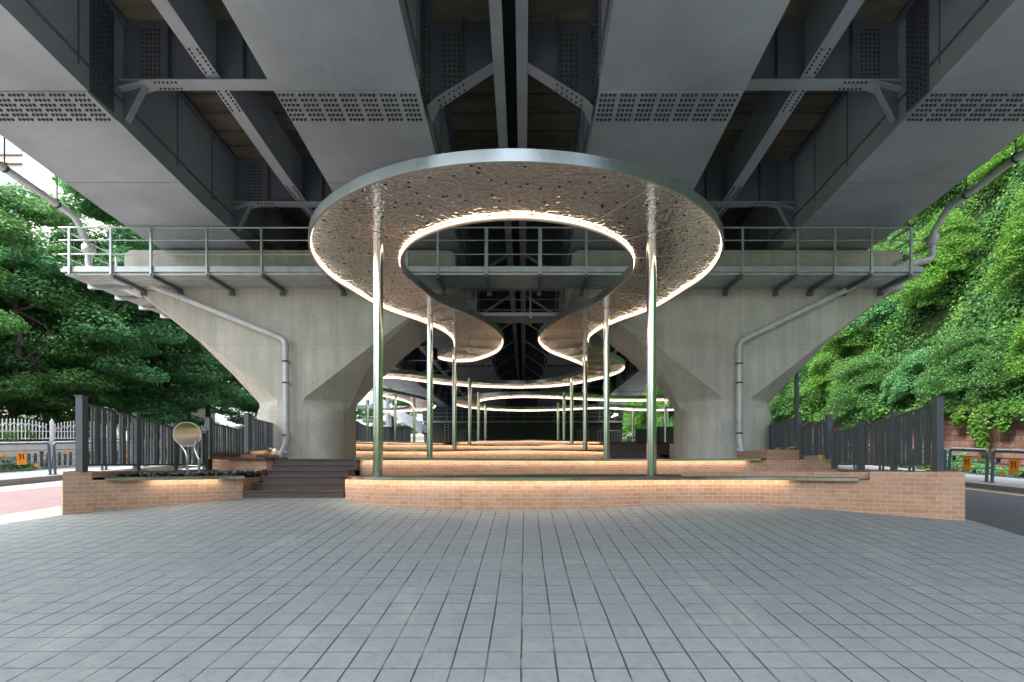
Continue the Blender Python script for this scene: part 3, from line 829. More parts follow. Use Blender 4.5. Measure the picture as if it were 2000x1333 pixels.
# side wall along the stairs, left, with dark red cap
def stair_cheek():
    rt = empty('planter_wall', (-5.3, 10.3, -.2), 'brick planter wall with dark red cap left of the dark stairs', 'planter wall')
    P = [(-6.4,10.72),(-5.85,10.7),(-5.82,10.3),(-5.32,10.3)]
    side = smooth_line([(-5.32,10.3),(-5.05,10.22),(-4.92,10.0),(-4.86,9.6),(-4.78,9.1),(-4.74,8.8)], step=.1)
    b = MB(); b.strip(P[:2], T[0]-.2, .10); b.strip(P[1:], T[0]-.2, .085)
    b.strip([(-5.32,10.3),(-5.05,10.22),(-4.92,10.4)], -.4, .085)
    b.build('brick_wall', M['brick'], rt)
    b = MB()
    # stepped side face following the treads
    b.strip([(-5.05,10.22),(-4.9,9.9),(-4.80,9.5),(-4.75,8.8)][::-1], -1.2, -.235)
    b.strip([(-4.83,9.62),(-4.93,9.95),(-5.05,10.22)], -.24, -.1)
    b.build('side_wall', M['brick'], rt)
    b = MB(); C = [(-5.98,10.24),(-5.32,10.24),(-5.05,10.15),(-4.90,10.3),(-4.86,10.75),(-5.98,10.75)]
    n = len(C); b.add([(*c,.085) for c in C]+[(*c,.125) for c in C], [tuple(range(n))[::-1], tuple(range(n, 2*n))]+[(k,(k+1)%n,n+(k+1)%n,n+k) for k in range(n)])
    b.build('cap', M['seat'], rt)
stair_cheek()
# tops
w1c = [(p[0], p[1]) for p in offset_line(w1, -.2)]
terrace_top('terrace_paving', w1c+[(6.4,10.8),(6.4,13),(-3.2,13)], T[0]-.04, M['soil'])
terrace_top('terrace_paving', offset_line(w1ls, -.2)+[(-4.95,10.6),(-6.4,10.8)], T[0]-.03, M['soil'])
terrace_top('terrace_paving', offset_line(w2, -.2)+[(6.45,19),(-6.6,19),(-6.6,10.75),(-3.3,10.75)], T[1]-.04, M['walk'])
terrace_top('terrace_paving', offset_line(w3, -.2)+[(2.7,26),(-8,26),(-7.5,13)], T[2]-.04, M['walk'])
terrace_top('terrace_paving', [(2.6,18.4),(7.2,18.4),(7.2,26),(2.6,26)], T[2]-.03, M['walk'])
terrace_top('terrace_paving', offset_line(w4, -.2)+[(8,23.4),(8,32),(-10,32),(-9,20)], T[3]-.04, M['walk'])
terrace_top('terrace_paving', offset_line(w5, -.2)+[(10,28.2),(11,48.5),(-12,48.5),(-10,28.4)], T[4]-.04, M['walk'])
terrace_top('terrace_paving', [(-13,36),(13,36),(13,51),(-13,51)], 1.5, M['walk'])
i_end = idx(w2, 5.25)
bench(w2, T[1], -.6, 'second brick bench wall, the one right behind the front bench wall', (1, i_end), (9, idx(w2, 4.9)), group='curved brick bench walls')
bench(w3, T[2], -.3, 'third brick bench wall between the two piers', (0, None), (1, len(w3)-2))
bench(w4, T[3], 0, 'fourth brick bench wall, its pale end just right of the middle', (0, None), (1, len(w4)-2))
bench(w5, T[4], .3, 'farthest low brick bench wall, arched in plan, in the middle', (0, None), (1, len(w5)-2))
w4b = smooth_line([(-10.5,27.0),(-8.6,27.8),(-6.5,28.4),(-4.4,29.2)], step=.3)
bench(w4b, T[4], .3, 'short lit brick bench wall far left beside the left pier', (0, None), (0, len(w4b)-1))
w5b = smooth_line([(4.0,24.6),(5.6,24.0),(7.0,23.9),(8.6,24.6)], step=.3)
bench(w5b, T[3]+.12, .3, 'short lit brick bench wall above the far dark steps on the right', (0, None), (0, len(w5b)-1))
# side retaining faces (outer sides) of the upper terraces
b = MB()
b.strip([(6.45,12.1),(6.45,10.72)][::-1], -.9, T[1]-.036); b.strip([(6.47,12.2),(6.85,12.2),(7.2,26),(8,32),(11,48)], -1, T[2]-.05)
tag(b.build('side_wall', M['brick']), 'low brick side wall under the right hand fences', 'side wall')
b = MB(); b.strip([(-12,48),(-10,32),(-8,26),(-7.3,19.5),(-6.9,12.4),(-6.53,12.3),(-6.53,10.7)], -1, T[1]+.15)
tag(b.build('side_wall', M['brick']), 'low brick side wall under the left hand fences', 'side wall')
# raised planter box right, terrace 3 corner
def planter(x0, x1, y0, y1, z0, z1, lab):
    rt = empty('planter', ((x0+x1)/2, y0, z0), lab, 'planter')
    b = MB(); P = [(x0,y0),(x1,y0),(x1,y1),(x0,y1),(x0,y0)]; b.strip(P, z0, z1); b.build('brick_wall', M['brick'], rt)
    b = MB(); b.poly(P[:4], z1-.005); b.build('soil', M['brick'], rt)
planter(5.65, 6.5, 12.15, 14.5, .0, .33, 'raised brick planter right of the right pier base')
planter(-6.55, -6.1, 11.9, 13.0, .0, .22, 'low brick plinth left of the left pier base')

# stairs
def stairs():
    rt = empty('stairs', (-3.9, 8.8, -.58), 'dark brown stairs rising to the foot of the left pier', 'stairs')
    zt = [-.449, -.339, -.2175, -.114, -.0098, .101]; ys = [8.8, 9.1, 9.4, 9.7, 10.0, 10.3]
    xl_ = [-4.75, -4.70, -4.70, -4.76, -4.82, -4.95]
    for k in range(6):
        z0 = -.75 if k == 0 else zt[k-1]-.02
        y1 = ys[k]+.4 if k < 5 else 13.6
        b = MB(); b.box(xl_[k]-.02, -3.05 if k < 3 else -3.27, ys[k]+.012, y1, z0, zt[k]-.022); r_ = b.build('riser', M['timber'], rt)
        b = MB(); b.box(xl_[k]-.02, -3.05 if k < 3 else -3.27, ys[k]-.012, y1, zt[k]-.0218, zt[k]); b.build('tread', M['timber'], rt)
stairs()
def stairs2():
    rt = empty('stairs', (3.4, 15.6, .1), 'dark stepped block between the bench walls and the right pier', 'stairs')
    for k in range(3):
        y = 16.4+k*.34; z = T[1]+.11*(k+1)
        b = MB(); b.box(2.72, 4.35, y, y+.6, z-.115, z-.02); b.build('riser', M['timber'], rt)
        b = MB(); b.box(2.70, 4.37, y-.012, y+.6, z-.0195, z); b.build('tread', M['timber'], rt)
    b = MB(); b.strip([(2.72,17.6),(4.9,17.6)], .3, .66); b.build('back_wall', M['timber'], rt)
    b = MB(); b.box(2.6, 5.4, 17.55, 17.9, .66, .70); b.build('cap', M['seat'], rt)
    b = MB(); b.strip([(4.45,16.0),(4.9,15.7),(5.3,15.7)], .1, .62); b.build('side_wall', M['brick'], rt)
stairs2()

# pebbles in left planter
def pebbles():
    V = []; F = []
    ico = np.array([(0,0,1),(.89,0,.45),(.28,.85,.45),(-.72,.53,.45),(-.72,-.53,.45),(.28,-.85,.45),(.72,.53,-.45),(-.28,.85,-.45),(-.89,0,-.45),(-.28,-.85,-.45),(.72,-.53,-.45),(0,0,-1)])
    fs = [(0,1,2),(0,2,3),(0,3,4),(0,4,5),(0,5,1),(1,6,2),(2,7,3),(3,8,4),(4,9,5),(5,10,1),(6,7,2),(7,8,3),(8,9,4),(9,10,5),(10,6,1),(11,7,6),(11,8,7),(11,9,8),(11,10,9),(11,6,10)]
    b = MB()
    for k in range(1300):
        x = random.uniform(-6.25,-4.95); y = random.uniform(7.85,10.2)
        yf = np.interp(x, [p[0] for p in w1l], [p[1] for p in w1l])+.36
        if y < yf: continue
        r = random.uniform(.028,.05); s = np.array((r*random.uniform(.8,1.4), r*random.uniform(.8,1.4), r*.75)); a = random.uniform(0, PI)
        q = ico*s; q = np.stack([q[:,0]*math.cos(a)-q[:,1]*math.sin(a), q[:,0]*math.sin(a)+q[:,1]*math.cos(a), q[:,2]], 1)
        b.add(q+np.array((x, y, T[0]+.0+random.uniform(0,.05))), fs, smooth=True)
    tag(b.build('pebbles', M['pebble']), 'black pebbles filling the bed behind the left bench wall', 'pebbles', kind='stuff')
pebbles()
# shrubs/ground cover in the right-hand bed is thin: bare soil there

# ------------------------------------------------------------------ canopy
HC = 3.77
def ribbon(name, C, W, label, caps=(True, True), seam=1.15):
    C = smooth_line(C, step=.10); n = len(C); P = np.array(C)
    s = np.concatenate([[0], np.cumsum(np.linalg.norm(P[1:]-P[:-1], axis=1))]); tot = s[-1]
    T_ = np.gradient(P, axis=0); T_ /= np.linalg.norm(T_, axis=1)[:, None]; N = np.stack([-T_[:,1], T_[:,0]], 1)
    def half(w0):
        w = np.full(n, w0)
        for flag, d in ((caps[0], s), (caps[1], tot-s)):
            if flag:
                m = d < w0; w[m] = np.minimum(w[m], np.sqrt(np.maximum(1e-6, w0**2-(w0-d[m])**2)))
        return w
    def loop(ins):
        w = half(W/2)-ins; w = np.maximum(w, .004)
        return P+N*w[:,None], P-N*w[:,None]
    mid = P[n//2]; rt = empty(name, (mid[0], mid[1], HC), label, 'canopy', 'ribbon canopies with mirrored soffit')
    z0, z1, zm = HC, HC+.157, HC+.075
    Lo, Ro = loop(0); Li, Ri = loop(.035)
    cl = lambda A, B: np.vstack([A, B[::-1], A[:1]])
    O = cl(Lo, Ro); I = cl(Li, Ri)
    b = MB()
    vs = []; m = len(O)
    for q in range(m): vs += [(*O[q],z0),(*O[q],z1)]
    b.add(vs, [(2*q, 2*q+2, 2*q+3, 2*q+1) for q in range(m-1)], smooth=True)
    b.build('edge_band', M['fascia'], rt)
    b = MB(); vs = []
    for q in range(m): vs += [(*O[q],z0),(*I[q],z0),(*I[q],z0+.03)]
    b.add(vs, [(3*q, 3*q+1, 3*q+4, 3*q+3) for q in range(m-1)]+[(3*q+1, 3*q+2, 3*q+5, 3*q+4) for q in range(m-1)])
    b.build('lip', M['lip'], rt)
    b = MB(); vs = []
    I2 = cl(*loop(.050))
    for q in range(m): vs += [(*I[q],z0+.038),(*I2[q],z0+.040),(*I2[q],z0+.060)]
    b.add(vs, [(3*q, 3*q+1, 3*q+4, 3*q+3) for q in range(m-1)]+[(3*q+1, 3*q+2, 3*q+5, 3*q+4) for q in range(m-1)])
    b.build('light_strip', M['led'], rt)
    b = MB(); L2, R2 = loop(.03); vs = []
    for q in range(n): vs += [(*L2[q],zm),(*R2[q],zm)]
    b.add(vs, [(2*q, 2*q+1, 2*q+3, 2*q+2) for q in range(n-1)])
    b.build('mirror_panel', M['mirror'], rt)
    b = MB(); vs = []
    for q in range(n): vs += [(*Lo[q],z1+.001),(*Ro[q],z1+.001)]
    b.add(vs, [(2*q, 2*q+2, 2*q+3, 2*q+1) for q in range(n-1)])
    b.build('top_sheet', M['galv'], rt)
    L3, R3 = loop(.052)
    d = seam
    while d < tot-.5:
        q = int(np.searchsorted(s, d)); a = L3[q]; c = R3[q]; t = T_[q]*.004; b = MB()
        b.hexa([(*(a-t),zm-.006),(*(a+t),zm-.006),(*(c+t),zm-.006),(*(c-t),zm-.006),(*(a-t),zm-.0005),(*(a+t),zm-.0005),(*(c+t),zm-.0005),(*(c-t),zm-.0005)])
        d += seam; b.build('seam', M['lip'], rt)
    return rt
cx, cy, rc = -.14, 10.32, 3.02
circ = lambda cx, cy, r, degs: [(cx+r*math.cos(R(a)), cy+r*math.sin(R(a))) for a in degs]
# front ribbon: left lobe tip, round the front ring, right lobe, back band, far left lobe
front = [(-3.05,19.0),(-2.55,18.3)]
front = [(-2.95,19.15),(-2.25,18.55),(-1.62,17.4),(-1.42,16.0),(-1.58,14.75),(-2.08,13.55),(-2.70,12.5)]
front += circ(cx, cy, rc, [162,180,200,222,246,270,294,318,340,360,378])
front += [(2.42,12.5),(1.82,13.55),(1.34,14.75),(1.2,16.0),(1.55,17.4),(2.35,18.75),(3.05,20.1),(3.2,21.6),(2.55,23.3),(1.3,24.9),(-.4,25.4),(-2.4,24.9),(-4.0,23.8),(-5.3,22.6),(-6.7,22.5),(-7.9,23.6),(-8.3,25.4),(-8.0,27.3),(-7.2,29.2),(-6.55,31.4),(-6.5,33.8),(-7.2,35.9),(-8.7,37.2),(-10.6,37.6)]
ribbon('canopy', front, 1.60, 'mirrored S shaped ribbon canopy whose big front ring faces the paving', (True, True))
back = [(10.5,29.9),(8.6,30.5),(6.6,30.9),(4.9,30.7),(3.2,30.0)] + circ(.16, 33, 3.85, [-70,-95,-120,-145,-170,-195,-220,-245,-270,-292]) + [(3.0,36.1),(4.6,35.3),(6.2,35.4),(7.8,36.2),(9.6,36.6),(11.5,36.0)]
ribbon('canopy', back, 1.6, 'farther mirrored ribbon canopy with a ring above the farthest benches', (True, True), 1.3)

# canopy columns
def column(x, y, zb, label):
    b = MB(); b.cyl((x,y,zb), (x,y,HC+.074), .083, n=28)
    rt = empty('column', (x, y, zb), label, 'column', 'polished steel columns of the canopy')
    b.build('shaft', M['polished'], rt)
    b = MB(); b.cyl((x,y,zb), (x,y,zb+.012), .13, n=24); b.build('base_plate', M['polished'], rt)
ordn = ['nearest', 'second nearest', 'third nearest', 'fourth nearest', 'fifth nearest', 'farthest']
X0 = -.16
for k, spn in enumerate((535, 345, 255, 199, 167, 142)):
    y = 1020*4.59/spn
    zb = T[k]-.04 if k < 5 else T[4]-.04
    y += .12 if k == 0 else 0
    w = 4.59*(1 if k else 1.012)
    for s, sn in ((-1, 'left'), (1, 'right')):
        column(X0+s*w/2, y, zb, '%s polished column in the %s row of the two central rows' % (ordn[k], sn))
for (px, y, q) in ((718, 31.5, 'far slim column close to the edge of the left pier'), (772, 30.5, 'far slim column just right of the nearest left column'), (809, 35.3, 'far slim column left of the second left column'), (1236, 36.0, 'far slim column just right of the second right column'), (1300, 31, 'far slim column beside the inner edge of the right pier')):
    column((px-1024)*y/1020, y, T[4]-.05, q)

# ------------------------------------------------------------------ fences on the terraces
def fence(pts, label, seed):
    """pts: list of (x, y, zbase, ztop)"""
    rr = random.Random(seed)
    rt = empty('fence', (pts[0][0], pts[0][1], pts[0][2]), label, 'fence', 'anthracite bar fences on the terrace edges')
    for k, (x, y, z0, z1) in enumerate(pts):
        w = .10 if k == 0 else .075
        b = MB(); b.box(x-w/2, x+w/2, y-w/2, y+w/2, z0, z1+ (.06 if k == 0 else .03)); b.box(x-w/2-.012, x+w/2+.012, y-w/2-.012, y+w/2+.012, z1+(.06 if k == 0 else .03), z1+(.075 if k == 0 else .045))
        b.box(x-w/2-.05, x+w/2+.05, y-w/2-.05, y+w/2+.05, z0, z0+.012); b.build('post', M['post'], rt)
    for (a, c) in zip(pts[:-1], pts[1:]):
        A = np.array(a); C_ = np.array(c); L = np.linalg.norm(C_[:2]-A[:2]); dx, dy = (C_[:2]-A[:2])/L
        b = MB(); zb = .10
        for (za, zc) in ((a[3]-.03, c[3]-.03), (a[2]+zb, c[2]+zb)):
            b.bar((a[0],a[1],za), (c[0],c[1],zc), .035, .03)
        d = .09
        while d < L-.05:
            w = rr.choice((.022, .035, .05, .065)); t = d/L
            x, y = a[0]+dx*d, a[1]+dy*d; z0 = a[2]+(c[2]-a[2])*t+zb; z1 = a[3]+(c[3]-a[3])*t-.04
            b.bar((x, y, z0), (x, y, z1), w, .022, (-dy, dx, 0)) if False else b.hexa([(x-dx*w/2-dy*.012, y-dy*w/2+dx*.012, z0),(x+dx*w/2-dy*.012, y+dy*w/2+dx*.012, z0),(x+dx*w/2+dy*.012, y+dy*w/2-dx*.012, z0),(x-dx*w/2+dy*.012, y-dy*w/2-dx*.012, z0),
                (x-dx*w/2-dy*.012, y-dy*w/2+dx*.012, z1),(x+dx*w/2-dy*.012, y+dy*w/2+dx*.012, z1),(x+dx*w/2+dy*.012, y+dy*w/2-dx*.012, z1),(x-dx*w/2+dy*.012, y-dy*w/2-dx*.012, z1)])
            d += w+rr.choice((.022, .035, .05))
        b.build('bar_panel', M['post'], rt)
fence([(-6.44,7.6,-.115,.92),(-6.42,8.65,-.115,.80),(-6.4,9.55,-.115,.68),(-6.38,10.45,-.115,.62)], 'nearest bar fence on the left, sloping down from its tall post', 1)
fence([(-6.5,10.75,.10,.88),(-6.5,12.0,.10,.80)], 'short second bar fence on the left, behind the round mirror', 2)
fence([(-6.55,12.35,.2,1.13),(-6.75,14.2,.3,1.10),(-6.95,16.2,.3,1.15),(-7.1,18.4,.35,1.25)], 'third bar fence on the left, ending against the left pier', 3)
fence([(6.2,7.83,-.11,.93),(6.2,8.76,-.11,.82),(6.2,9.6,-.11,.72),(6.2,10.45,-.11,.66)], 'nearest bar fence on the right, sloping down from its tall post', 4)
fence([(6.35,11.95,.10,.86),(6.25,10.72,.10,.93)][::-1], 'short second bar fence on the right, right of the lamp pole', 5)
fence([(6.4,12.2,.33,1.12),(6.6,13.9,.33,1.05),(6.85,16.2,.35,1.15),(7.1,18.6,.4,1.3)], 'third bar fence on the right, ending against the right pier', 6)
fence([(-7.3,19.2,.5,1.6),(-7.9,23.5,.8,1.85),(-9.0,28,1.2,2.25),(-9.9,33,1.2,2.4),(-9.6,38,1.3,2.7),(-9.4,43,1.4,3.0)], 'far bar fence seen between the left pier and the columns', 7)
fence([(7.4,19.2,.5,1.6),(8.1,23.5,.8,1.85),(9.3,28,1.2,2.25),(10.2,33,1.2,2.4),(9.8,38,1.3,2.7),(9.6,45,1.4,3.0)], 'far bar fence seen left of the inner edge of the right pier', 8)

# ------------------------------------------------------------------ round mirror on bent pipes
def mirror_stand():
    Y = 8.75
    A = lambda px, py, y=Y: at(px, py, y)
    rt = empty('mirror_sculpture', A(378, 927), 'round convex mirror on two bent steel pipes in the pebble bed', 'sculpture')
    c = np.array(A(366, 849)); n = np.array((.5, -1, -.13)); n /= np.linalg.norm(n)
    b = MB(); r = .205
    b.tube([c+n*.02, c-n*.06, c-n*.09], [r, r*1.02, r*.9], 40); b.build('rim', M['polished'], rt)
    # convex face
    u = np.cross(n, (0,0,1)); u /= np.linalg.norm(u); w = np.cross(u, n); vs = [c+n*.03]; fs = []
    for i in range(1, 8):
        rr = r*.95*i/7; h = .03-.008*(i/7)**2
        for k in range(40): vs.append(c+n*h+rr*(math.cos(k*PI/20)*u+math.sin(k*PI/20)*w))
    for k in range(40):
        fs.append((0, 1+k, 1+(k+1) % 40))
        for i in range(6):
            a = 1+i*40+k; d = 1+i*40+(k+1) % 40; fs.append((a, a+40, d+40, d))
    b = MB(); b.add(vs, fs, smooth=True); b.build('mirror_disc', M['brown_reflection'], rt)
    for P in ([A(347,858), A(352,869), A(362,882), A(366,897), A(366,928)], [A(385,861), A(379,872), A(382,884), A(388,897), A(389,928)]):
        b = MB(); b.tube(arc_pts(P, .05), .02, 10); b.build('leg', M['polished'], rt)
    b = MB(); b.cyl(A(366,911), A(389,911), .016, n=8); b.build('crossbar', M['polished'], rt)
mirror_stand()

# ------------------------------------------------------------------ guardrails with orange panels
def pictogram(b, c, s, u):
    """two children seen from the front; c centre, s height, u unit vector along the panel"""
    c = np.array(c, float); u = np.array(u, float); nrm = np.cross(u, (0,0,1.))
    def disc(x, z, r, n=10): b.add([c+u*(x+r*math.cos(2*PI*k/n))+np.array((0,0,z+r*math.sin(2*PI*k/n))) for k in range(n)], [tuple(range(n))])
    def quad(P): b.add([c+u*p[0]+np.array((0,0,p[1])) for p in P], [(0,1,2,3)])
    for x in (-.24*s, .26*s):
        disc(x, .42*s, .10*s); quad([(x-.10*s,-.05*s),(x+.10*s,-.05*s),(x+.09*s,.30*s),(x-.09*s,.30*s)])
        quad([(x-.13*s,-.4*s),(x-.04*s,-.4*s),(x-.0,-.04*s),(x-.10*s,-.04*s)]); quad([(x+.04*s,-.4*s),(x+.13*s,-.4*s),(x+.10*s,-.04*s),(x,-.04*s)])
    quad([(-.16*s,.2*s),(.18*s,.2*s),(.18*s,.27*s),(-.16*s,.27*s)]); quad([(-.34*s,.22*s),(-.5*s,.42*s),(-.45*s,.46*s),(-.28*s,.28*s)])
def make_guard(L, h, side):
    """panel running along +y from the local origin"""
    rt = empty('guardrail', (0,0,0), 'x', 'guardrail', 'x')
    b = MB(); b.tube(arc_pts([(0,.03,0),(0,.03,h),(0,L-.03,h),(0,L-.03,0)], .10, 5), .042, 10); b.build('frame', M['rail'], rt)
    b = MB(); b.tube([(0,.13,h+.022),(0,L-.13,h+.022)], .036, 8); b.build('top_rail', M['railtop'], rt)
    b = MB()
    for q in (.22, .42, .61, .79): b.cyl((0,.03,h*q),(0,L-.03,h*q),.014,n=6)
    b.build('rail', M['rail'], rt)
    for yy in (.03, L-.03):
        b = MB(); b.box(-.07,.07,yy-.06,yy+.06,0,.015); b.build('foot', M['rail'], rt)
    s = -side; xf = s*.018
    def tile(y, q, w, hh, m, nm):
        b = MB(); x0, x1 = sorted((xf, xf+s*.012)); b.box(x0, x1, y-w/2, y+w/2, h*q-hh/2, h*q+hh/2); return b.build(nm, m, rt)
    tile(L*.22, .70, .10, .12, M['orange'], 'square_plate'); tile(L*.74, .33, .11, .12, M['orange'], 'square_plate')
    tile(L*.30, .31, .10, .12, M['tile_dark'], 'square_plate'); tile(L*.84, .70, .13, .12, M['tile_dark'], 'square_plate')
    pn = tile(L*.5, .56, .30, .40, M['orange'], 'sign_panel')
    b = MB(); pictogram(b, (xf+s*.0155, L*.5, h*.60), .20, (0, 1 if s > 0 else -1, 0))
    for q in range(3): zz = h*.60-.13-q*.025; b.add([(xf+s*.0155,L*.5-.09,zz),(xf+s*.0155,L*.5+.09,zz),(xf+s*.0155,L*.5+.09,zz+.006),(xf+s*.0155,L*.5-.09,zz+.006)], [(0,1,2,3)]) if q < 0 else None
    b.build('pictogram', M['black'], pn)
    return rt
def place_guards(side, x, y0, L, h, n, dz, first_lab):
    proto = make_guard(L, h, side); nm = ['first', 'second', 'third', 'fourth', 'fifth', 'sixth', 'seventh', 'eighth', 'ninth', 'tenth', 'eleventh', 'twelfth']
    for k in range(n):
        g = proto if k == 0 else copy_tree(proto)
        y = y0+k*(L+.12); s = .056*1.0
        g.location = (x, y, zr(x, y+L/2)+dz); g.rotation_euler = (math.atan(.056)*1.0, 0, 0)
        g.location = (x, y, zr(x, y)+dz)
        sd = 'left' if side < 0 else 'right'
        g['label'] = '%s slate guardrail section from the near end of the %s sidewalk row' % (nm[k], sd)
        g['group'] = 'guardrail sections along the %s sidewalk' % sd
place_guards(-1, -15.9, 13.35, 2.04, 1.05, 10, .19, '')
place_guards(1, 13.62, 13.82, 1.42, .93, 12, .13, '')

# ------------------------------------------------------------------ white ornamental fence and its low wall (left)
def white_fence():
    x = -19.0
    zt = lambda y: .056*y-.19
    rt = empty('ornamental_fence', (x, 18, zt(18)), 'white ornamental fence with pointed arches under the trees', 'fence')
    y = 15.0
    while y < 66:
        L = 2.9; b = MB(); n = 20
        for k in range(1, n):
            t = k/n; yy = y+L*t; hh = .52+.20*math.sin(PI*t)**.8 if True else .6
            z = zt(yy); b.box(x-.012, x+.012, yy-.013, yy+.013, z, z+hh)
            b.add([(x-.03,yy,z+hh),(x,yy-.035,z+hh+.02),(x+.03,yy,z+hh),(x,yy+.035,z+hh+.02),(x,yy,z+hh+.09)], [(0,1,4),(1,2,4),(2,3,4),(3,0,4)])
            if k < n-1 and k % 2:      # little gothic arch between pickets
                y2 = y+L*(k+2)/n; zz = z+hh-.22
                b.tube([(x,yy,zz),(x,yy+(y2-yy)*.2,zz+.10),(x,(yy+y2)/2,zz+.17),(x,yy+(y2-yy)*.8,zz+.10),(x,y2,zz)], .012, 5, False)
        for q in (.04, .32): b.bar((x,y,zt(y)+q), (x,y+L,zt(y+L)+q), .03)
        b.build('panel', M['white'], rt)
        b = MB(); b.box(x-.05, x+.05, y-.05, y+.05, zt(y)-.06, zt(y)+.74); b.cyl((x,y,zt(y)+.74),(x,y,zt(y)+.84),.045,.01,8); b.build('post', M['white'], rt)
        y += L+.1
    b = MB(); lo = -.27
    for y0 in np.arange(12, 68, 3.0):
        y1 = y0+2.99
        b.hexa([(x-.2,y0,zr(0,y0)),(x+.2,y0,zr(0,y0)),(x+.2,y1,zr(0,y1)),(x-.2,y1,zr(0,y1)),(x-.2,y0,zt(y0)-.07),(x+.2,y0,zt(y0)-.07),(x+.2,y1,zt(y1)-.07),(x-.2,y1,zt(y1)-.07)])
    w = tag(b.build('low_wall', M['cream']), 'pale low wall carrying the white ornamental fence', 'low wall')
    # slatted recess panels on the wall face
    for y0 in np.arange(13.4, 40, 3.0):
        b = MB()
        for k in range(9):
            yy = y0+.15+k*.26; z = zr(0,yy)+.19
            b.box(x+.205, x+.225, yy-.05, yy+.05, z+.10, z+.62)
        b.build('slot', M['tile_dark'], w)
white_fence()

# ------------------------------------------------------------------ right side: bank, block wall, hill
def block_wall():
    x = 17.0; b = MB(); L = 0; y = 6.0
    while y < 60:
        y1 = y+3; z0, z1 = zr(0,y)-.1, zr(0,y1)-.1; t0, t1 = .056*y+1.05, .056*y1+1.05
        b.add([(x,y1,z1),(x,y,z0),(x+.12,y,t0),(x+.12,y1,t1)], [(0,1,2,3)], [[(y1,z1-.056*y1),(y,z0-.056*y),(y,t0-.056*y),(y1,t1-.056*y1)]])
        b.add([(x+.12,y1,t1),(x+.12,y,t0),(x+.6,y,t0),(x+.6,y1,t1)], [(0,1,2,3)], [[(y1,0),(y,0),(y,.4),(y1,.4)]])
        y = y1
    tag(b.build('retaining_wall', M['block']), 'reddish split face block retaining wall below the ivy slope', 'retaining wall')
block_wall()
HP = [(17.05, .75), (17.6, 1.3), (18.6, 3.0), (20, 6.0), (22, 9.0), (25, 14), (29, 21), (36, 26), (60, 30)]
def hillz(x, y):
    base = float(np.interp(x, [p[0] for p in HP], [p[1] for p in HP]))
    return base+.056*y+ (math.sin(y*.7+x)*.3+math.sin(y*.31+x*.5)*.5)*min(1, max(0, (x-17.4)/2))
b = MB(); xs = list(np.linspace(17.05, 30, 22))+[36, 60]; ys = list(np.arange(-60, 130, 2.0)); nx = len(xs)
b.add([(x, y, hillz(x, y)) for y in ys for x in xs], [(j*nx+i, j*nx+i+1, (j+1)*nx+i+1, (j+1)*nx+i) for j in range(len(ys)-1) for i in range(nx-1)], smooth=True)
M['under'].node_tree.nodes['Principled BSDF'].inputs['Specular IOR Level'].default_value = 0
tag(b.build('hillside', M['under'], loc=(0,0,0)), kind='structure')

def leaf_quads(C, N, size, jitter=.8, aspect=.62, r=rng):
    """rhombic leaves at centres C with mean normals N"""
    n = len(C); D = N+jitter*r.normal(size=(n,3)); D /= np.linalg.norm(D, axis=1)[:,None]
    A = r.normal(size=(n,3)); A -= D*np.sum(A*D, axis=1)[:,None]; A /= np.linalg.norm(A, axis=1)[:,None]
    B = np.cross(D, A); s = (size*r.uniform(.6, 1.3, n))[:,None] if not hasattr(size, 'shape') else (size*r.uniform(.6,1.3,n))[:,None]
    V = np.empty((n,4,3)); V[:,0] = C-A*s*.5; V[:,1] = C+B*s*aspect*.5+D*s*.08; V[:,2] = C+A*s*.5; V[:,3] = C-B*s*aspect*.5+D*s*.08
    return V.reshape(-1,3)
def quads(n): return np.arange(n*4).reshape(-1,4)
def ivy():
    n = 520000
    y = -8+rng.random(n)**1.2*112; t = rng.random(n)**1.2; x = 17.1+t*12
    z = np.array([hillz(a, c) for a, c in zip(x, y)])
    C = np.stack([x, y, z], 1)+rng.normal(size=(n,3))*np.array((.12,.12,.12))
    lump = (np.sin(y*1.9+x*1.3)+np.sin(y*.83-x*2.1)+np.sin(z*2.1+y*.6))*.12
    C[:,0] -= lump*1.6+.10+rng.random(n)**2*.3
    N = np.tile(np.array((-.85,-.15,.45)), (n,1)); size = .085+.0018*np.maximum(y, 5)
    o = fastmesh('ivy', leaf_quads(C, N, size, .55, .85), quads(n), M['ivy'])
    tag(o, 'ivy and creepers covering the steep slope on the right', 'ivy', kind='stuff')
    n = 26000
    y = 9+rng.random(n)*45; x = 16.15+rng.random(n)*.85; zz = -1.53+.056*y+.15+rng.random(n)*.75*(.45+.55*(x-16.15))*(.7+.4*np.sin(y*1.3))
    C = np.stack([x, y, zz], 1); N = np.tile(np.array((-.5,-.2,.8)), (n,1))
    o = fastmesh('ground_cover', leaf_quads(C, N, .11+.001*y, .8, .6), quads(n), M['leaf_dark'])
    tag(o, 'low dark ground cover between the right sidewalk and block wall', 'ground cover', kind='stuff')
ivy()

